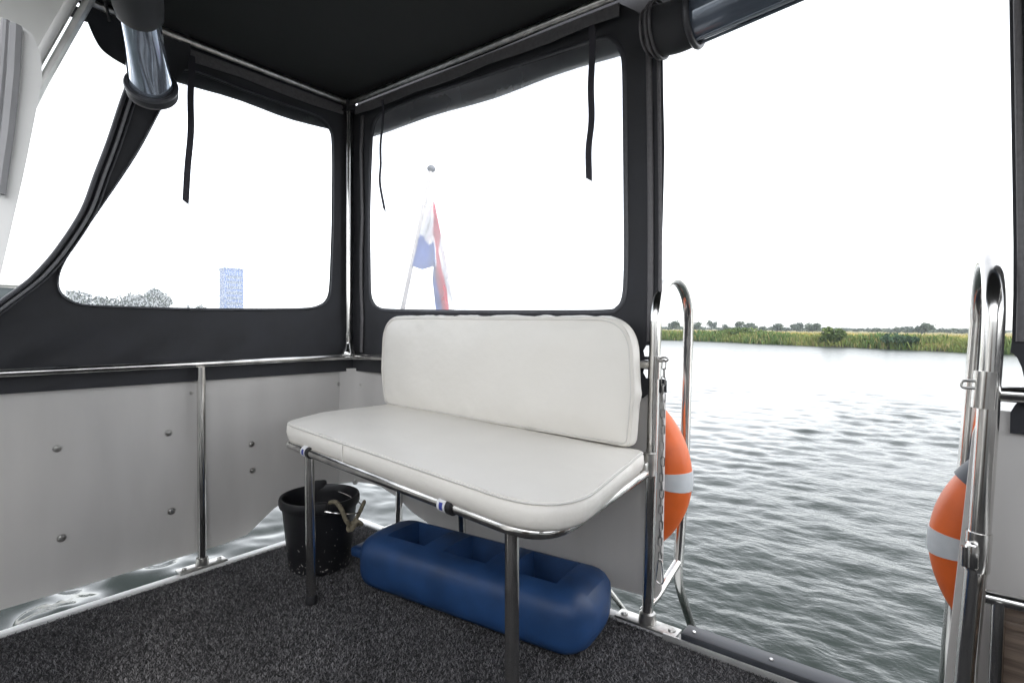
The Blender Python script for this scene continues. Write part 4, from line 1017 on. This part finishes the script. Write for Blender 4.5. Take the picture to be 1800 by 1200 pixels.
o = mb.build('rope', M['rope'], None, 60); tag(o, 'frayed beige rope knotted on the rim of the black bucket', 'rope')

# ------------------------------------------------------------------ blue fender step
fd0 = Vector((-1.138, 1.282, 0)); fa = math.atan2(.115, 1)
fd = empty('fender_step', fd0, fa, 'dark blue boarding fender with three square step recesses under the bench', 'fender')
def fender_body():
    L, W, Hh = .84, .285, .185; nu, nv = 44, 40; vs = []; fs = []
    for i in range(nu+1):
        t = -1+2*i/nu; x = t*L/2; e = max(0, (abs(t)-.80)/.20); s = math.sqrt(max(0, 1-e**2.4)) if e > 0 else 1
        s = max(s, .02)
        for j in range(nv):
            a = 2*PI*j/nv; c, q = math.cos(a), math.sin(a)
            yy = math.copysign(abs(c)**.62, c)*W/2*(.35+.65*s); z_ = math.copysign(abs(q)**.62, q)*Hh/2*(.35+.65*s)
            vs.append((x*(1 if e == 0 else 1), yy, z_+Hh/2))
    for i in range(nu):
        for j in range(nv): fs.append((i*nv+j, i*nv+(j+1) % nv, (i+1)*nv+(j+1) % nv, (i+1)*nv+j))
    fs += [tuple(range(nv))[::-1], tuple(nu*nv+j for j in range(nv))]
    o = MB().add(vs, fs).build('body', M['fender'], None, 0)
    bm = bmesh.new()
    for xc in (-.235, 0.0, .235):
        r_ = bmesh.ops.create_cube(bm, size=1)
        for v in r_['verts']:
            k = 1 if v.co.z > 0 else .62
            v.co = Vector((xc+v.co.x*.184*k, .005+v.co.y*.178*k, .20+.05 if v.co.z > 0 else .045))
    bmesh.ops.recalc_face_normals(bm, faces=bm.faces)
    me = bpy.data.meshes.new('cut'); bm.to_mesh(me); bm.free(); cu = bpy.data.objects.new('cut', me); COL.objects.link(cu)
    bm = bmesh.new(); bm.from_mesh(o.data); bmesh.ops.recalc_face_normals(bm, faces=bm.faces); bm.to_mesh(o.data); bm.free()
    md = o.modifiers.new('b', 'BOOLEAN'); md.operation = 'DIFFERENCE'; md.object = cu; md.solver = 'EXACT'
    dg = bpy.context.evaluated_depsgraph_get(); me2 = bpy.data.meshes.new_from_object(o.evaluated_get(dg))
    o.modifiers.clear(); o.data = me2; bpy.data.objects.remove(cu); shade(me2, 32); o.parent = fd; return o
fender_body()
MB().box((-.455, -.02, .085), (.09, .10, .035), bev=.012).box((-.435, .075, .11), (.05, .05, .03), bev=.01).build('lug', M['fender'], fd)
MB().tube([Vector((-.43+.02*math.cos(a), .06+.045*math.sin(a), .13)) for a in np.linspace(0, 2*PI, 20, endpoint=False)], .009, 8, closed=True).build('cord_loop', M['black_rubber'], fd)

# ------------------------------------------------------------------ haze over the river
hz_ = MB().box((0, 130, 10), (900, 1100, 24)).build('haze', None, None, 0)
hm = bpy.data.materials.new('haze_air'); hm.use_nodes = True; n = hm.node_tree; n.nodes.remove(n.nodes['Principled BSDF'])
pv_ = n.nodes.new('ShaderNodeVolumePrincipled'); pv_.inputs['Color'].default_value = (.86, .93, 1, 1); pv_.inputs['Density'].default_value = .0005; pv_.inputs['Anisotropy'].default_value = .3
n.links.new(pv_.outputs[0], n.nodes['Material Output'].inputs['Volume']); hz_.data.materials.append(hm); tag(hz_, kind='stuff')
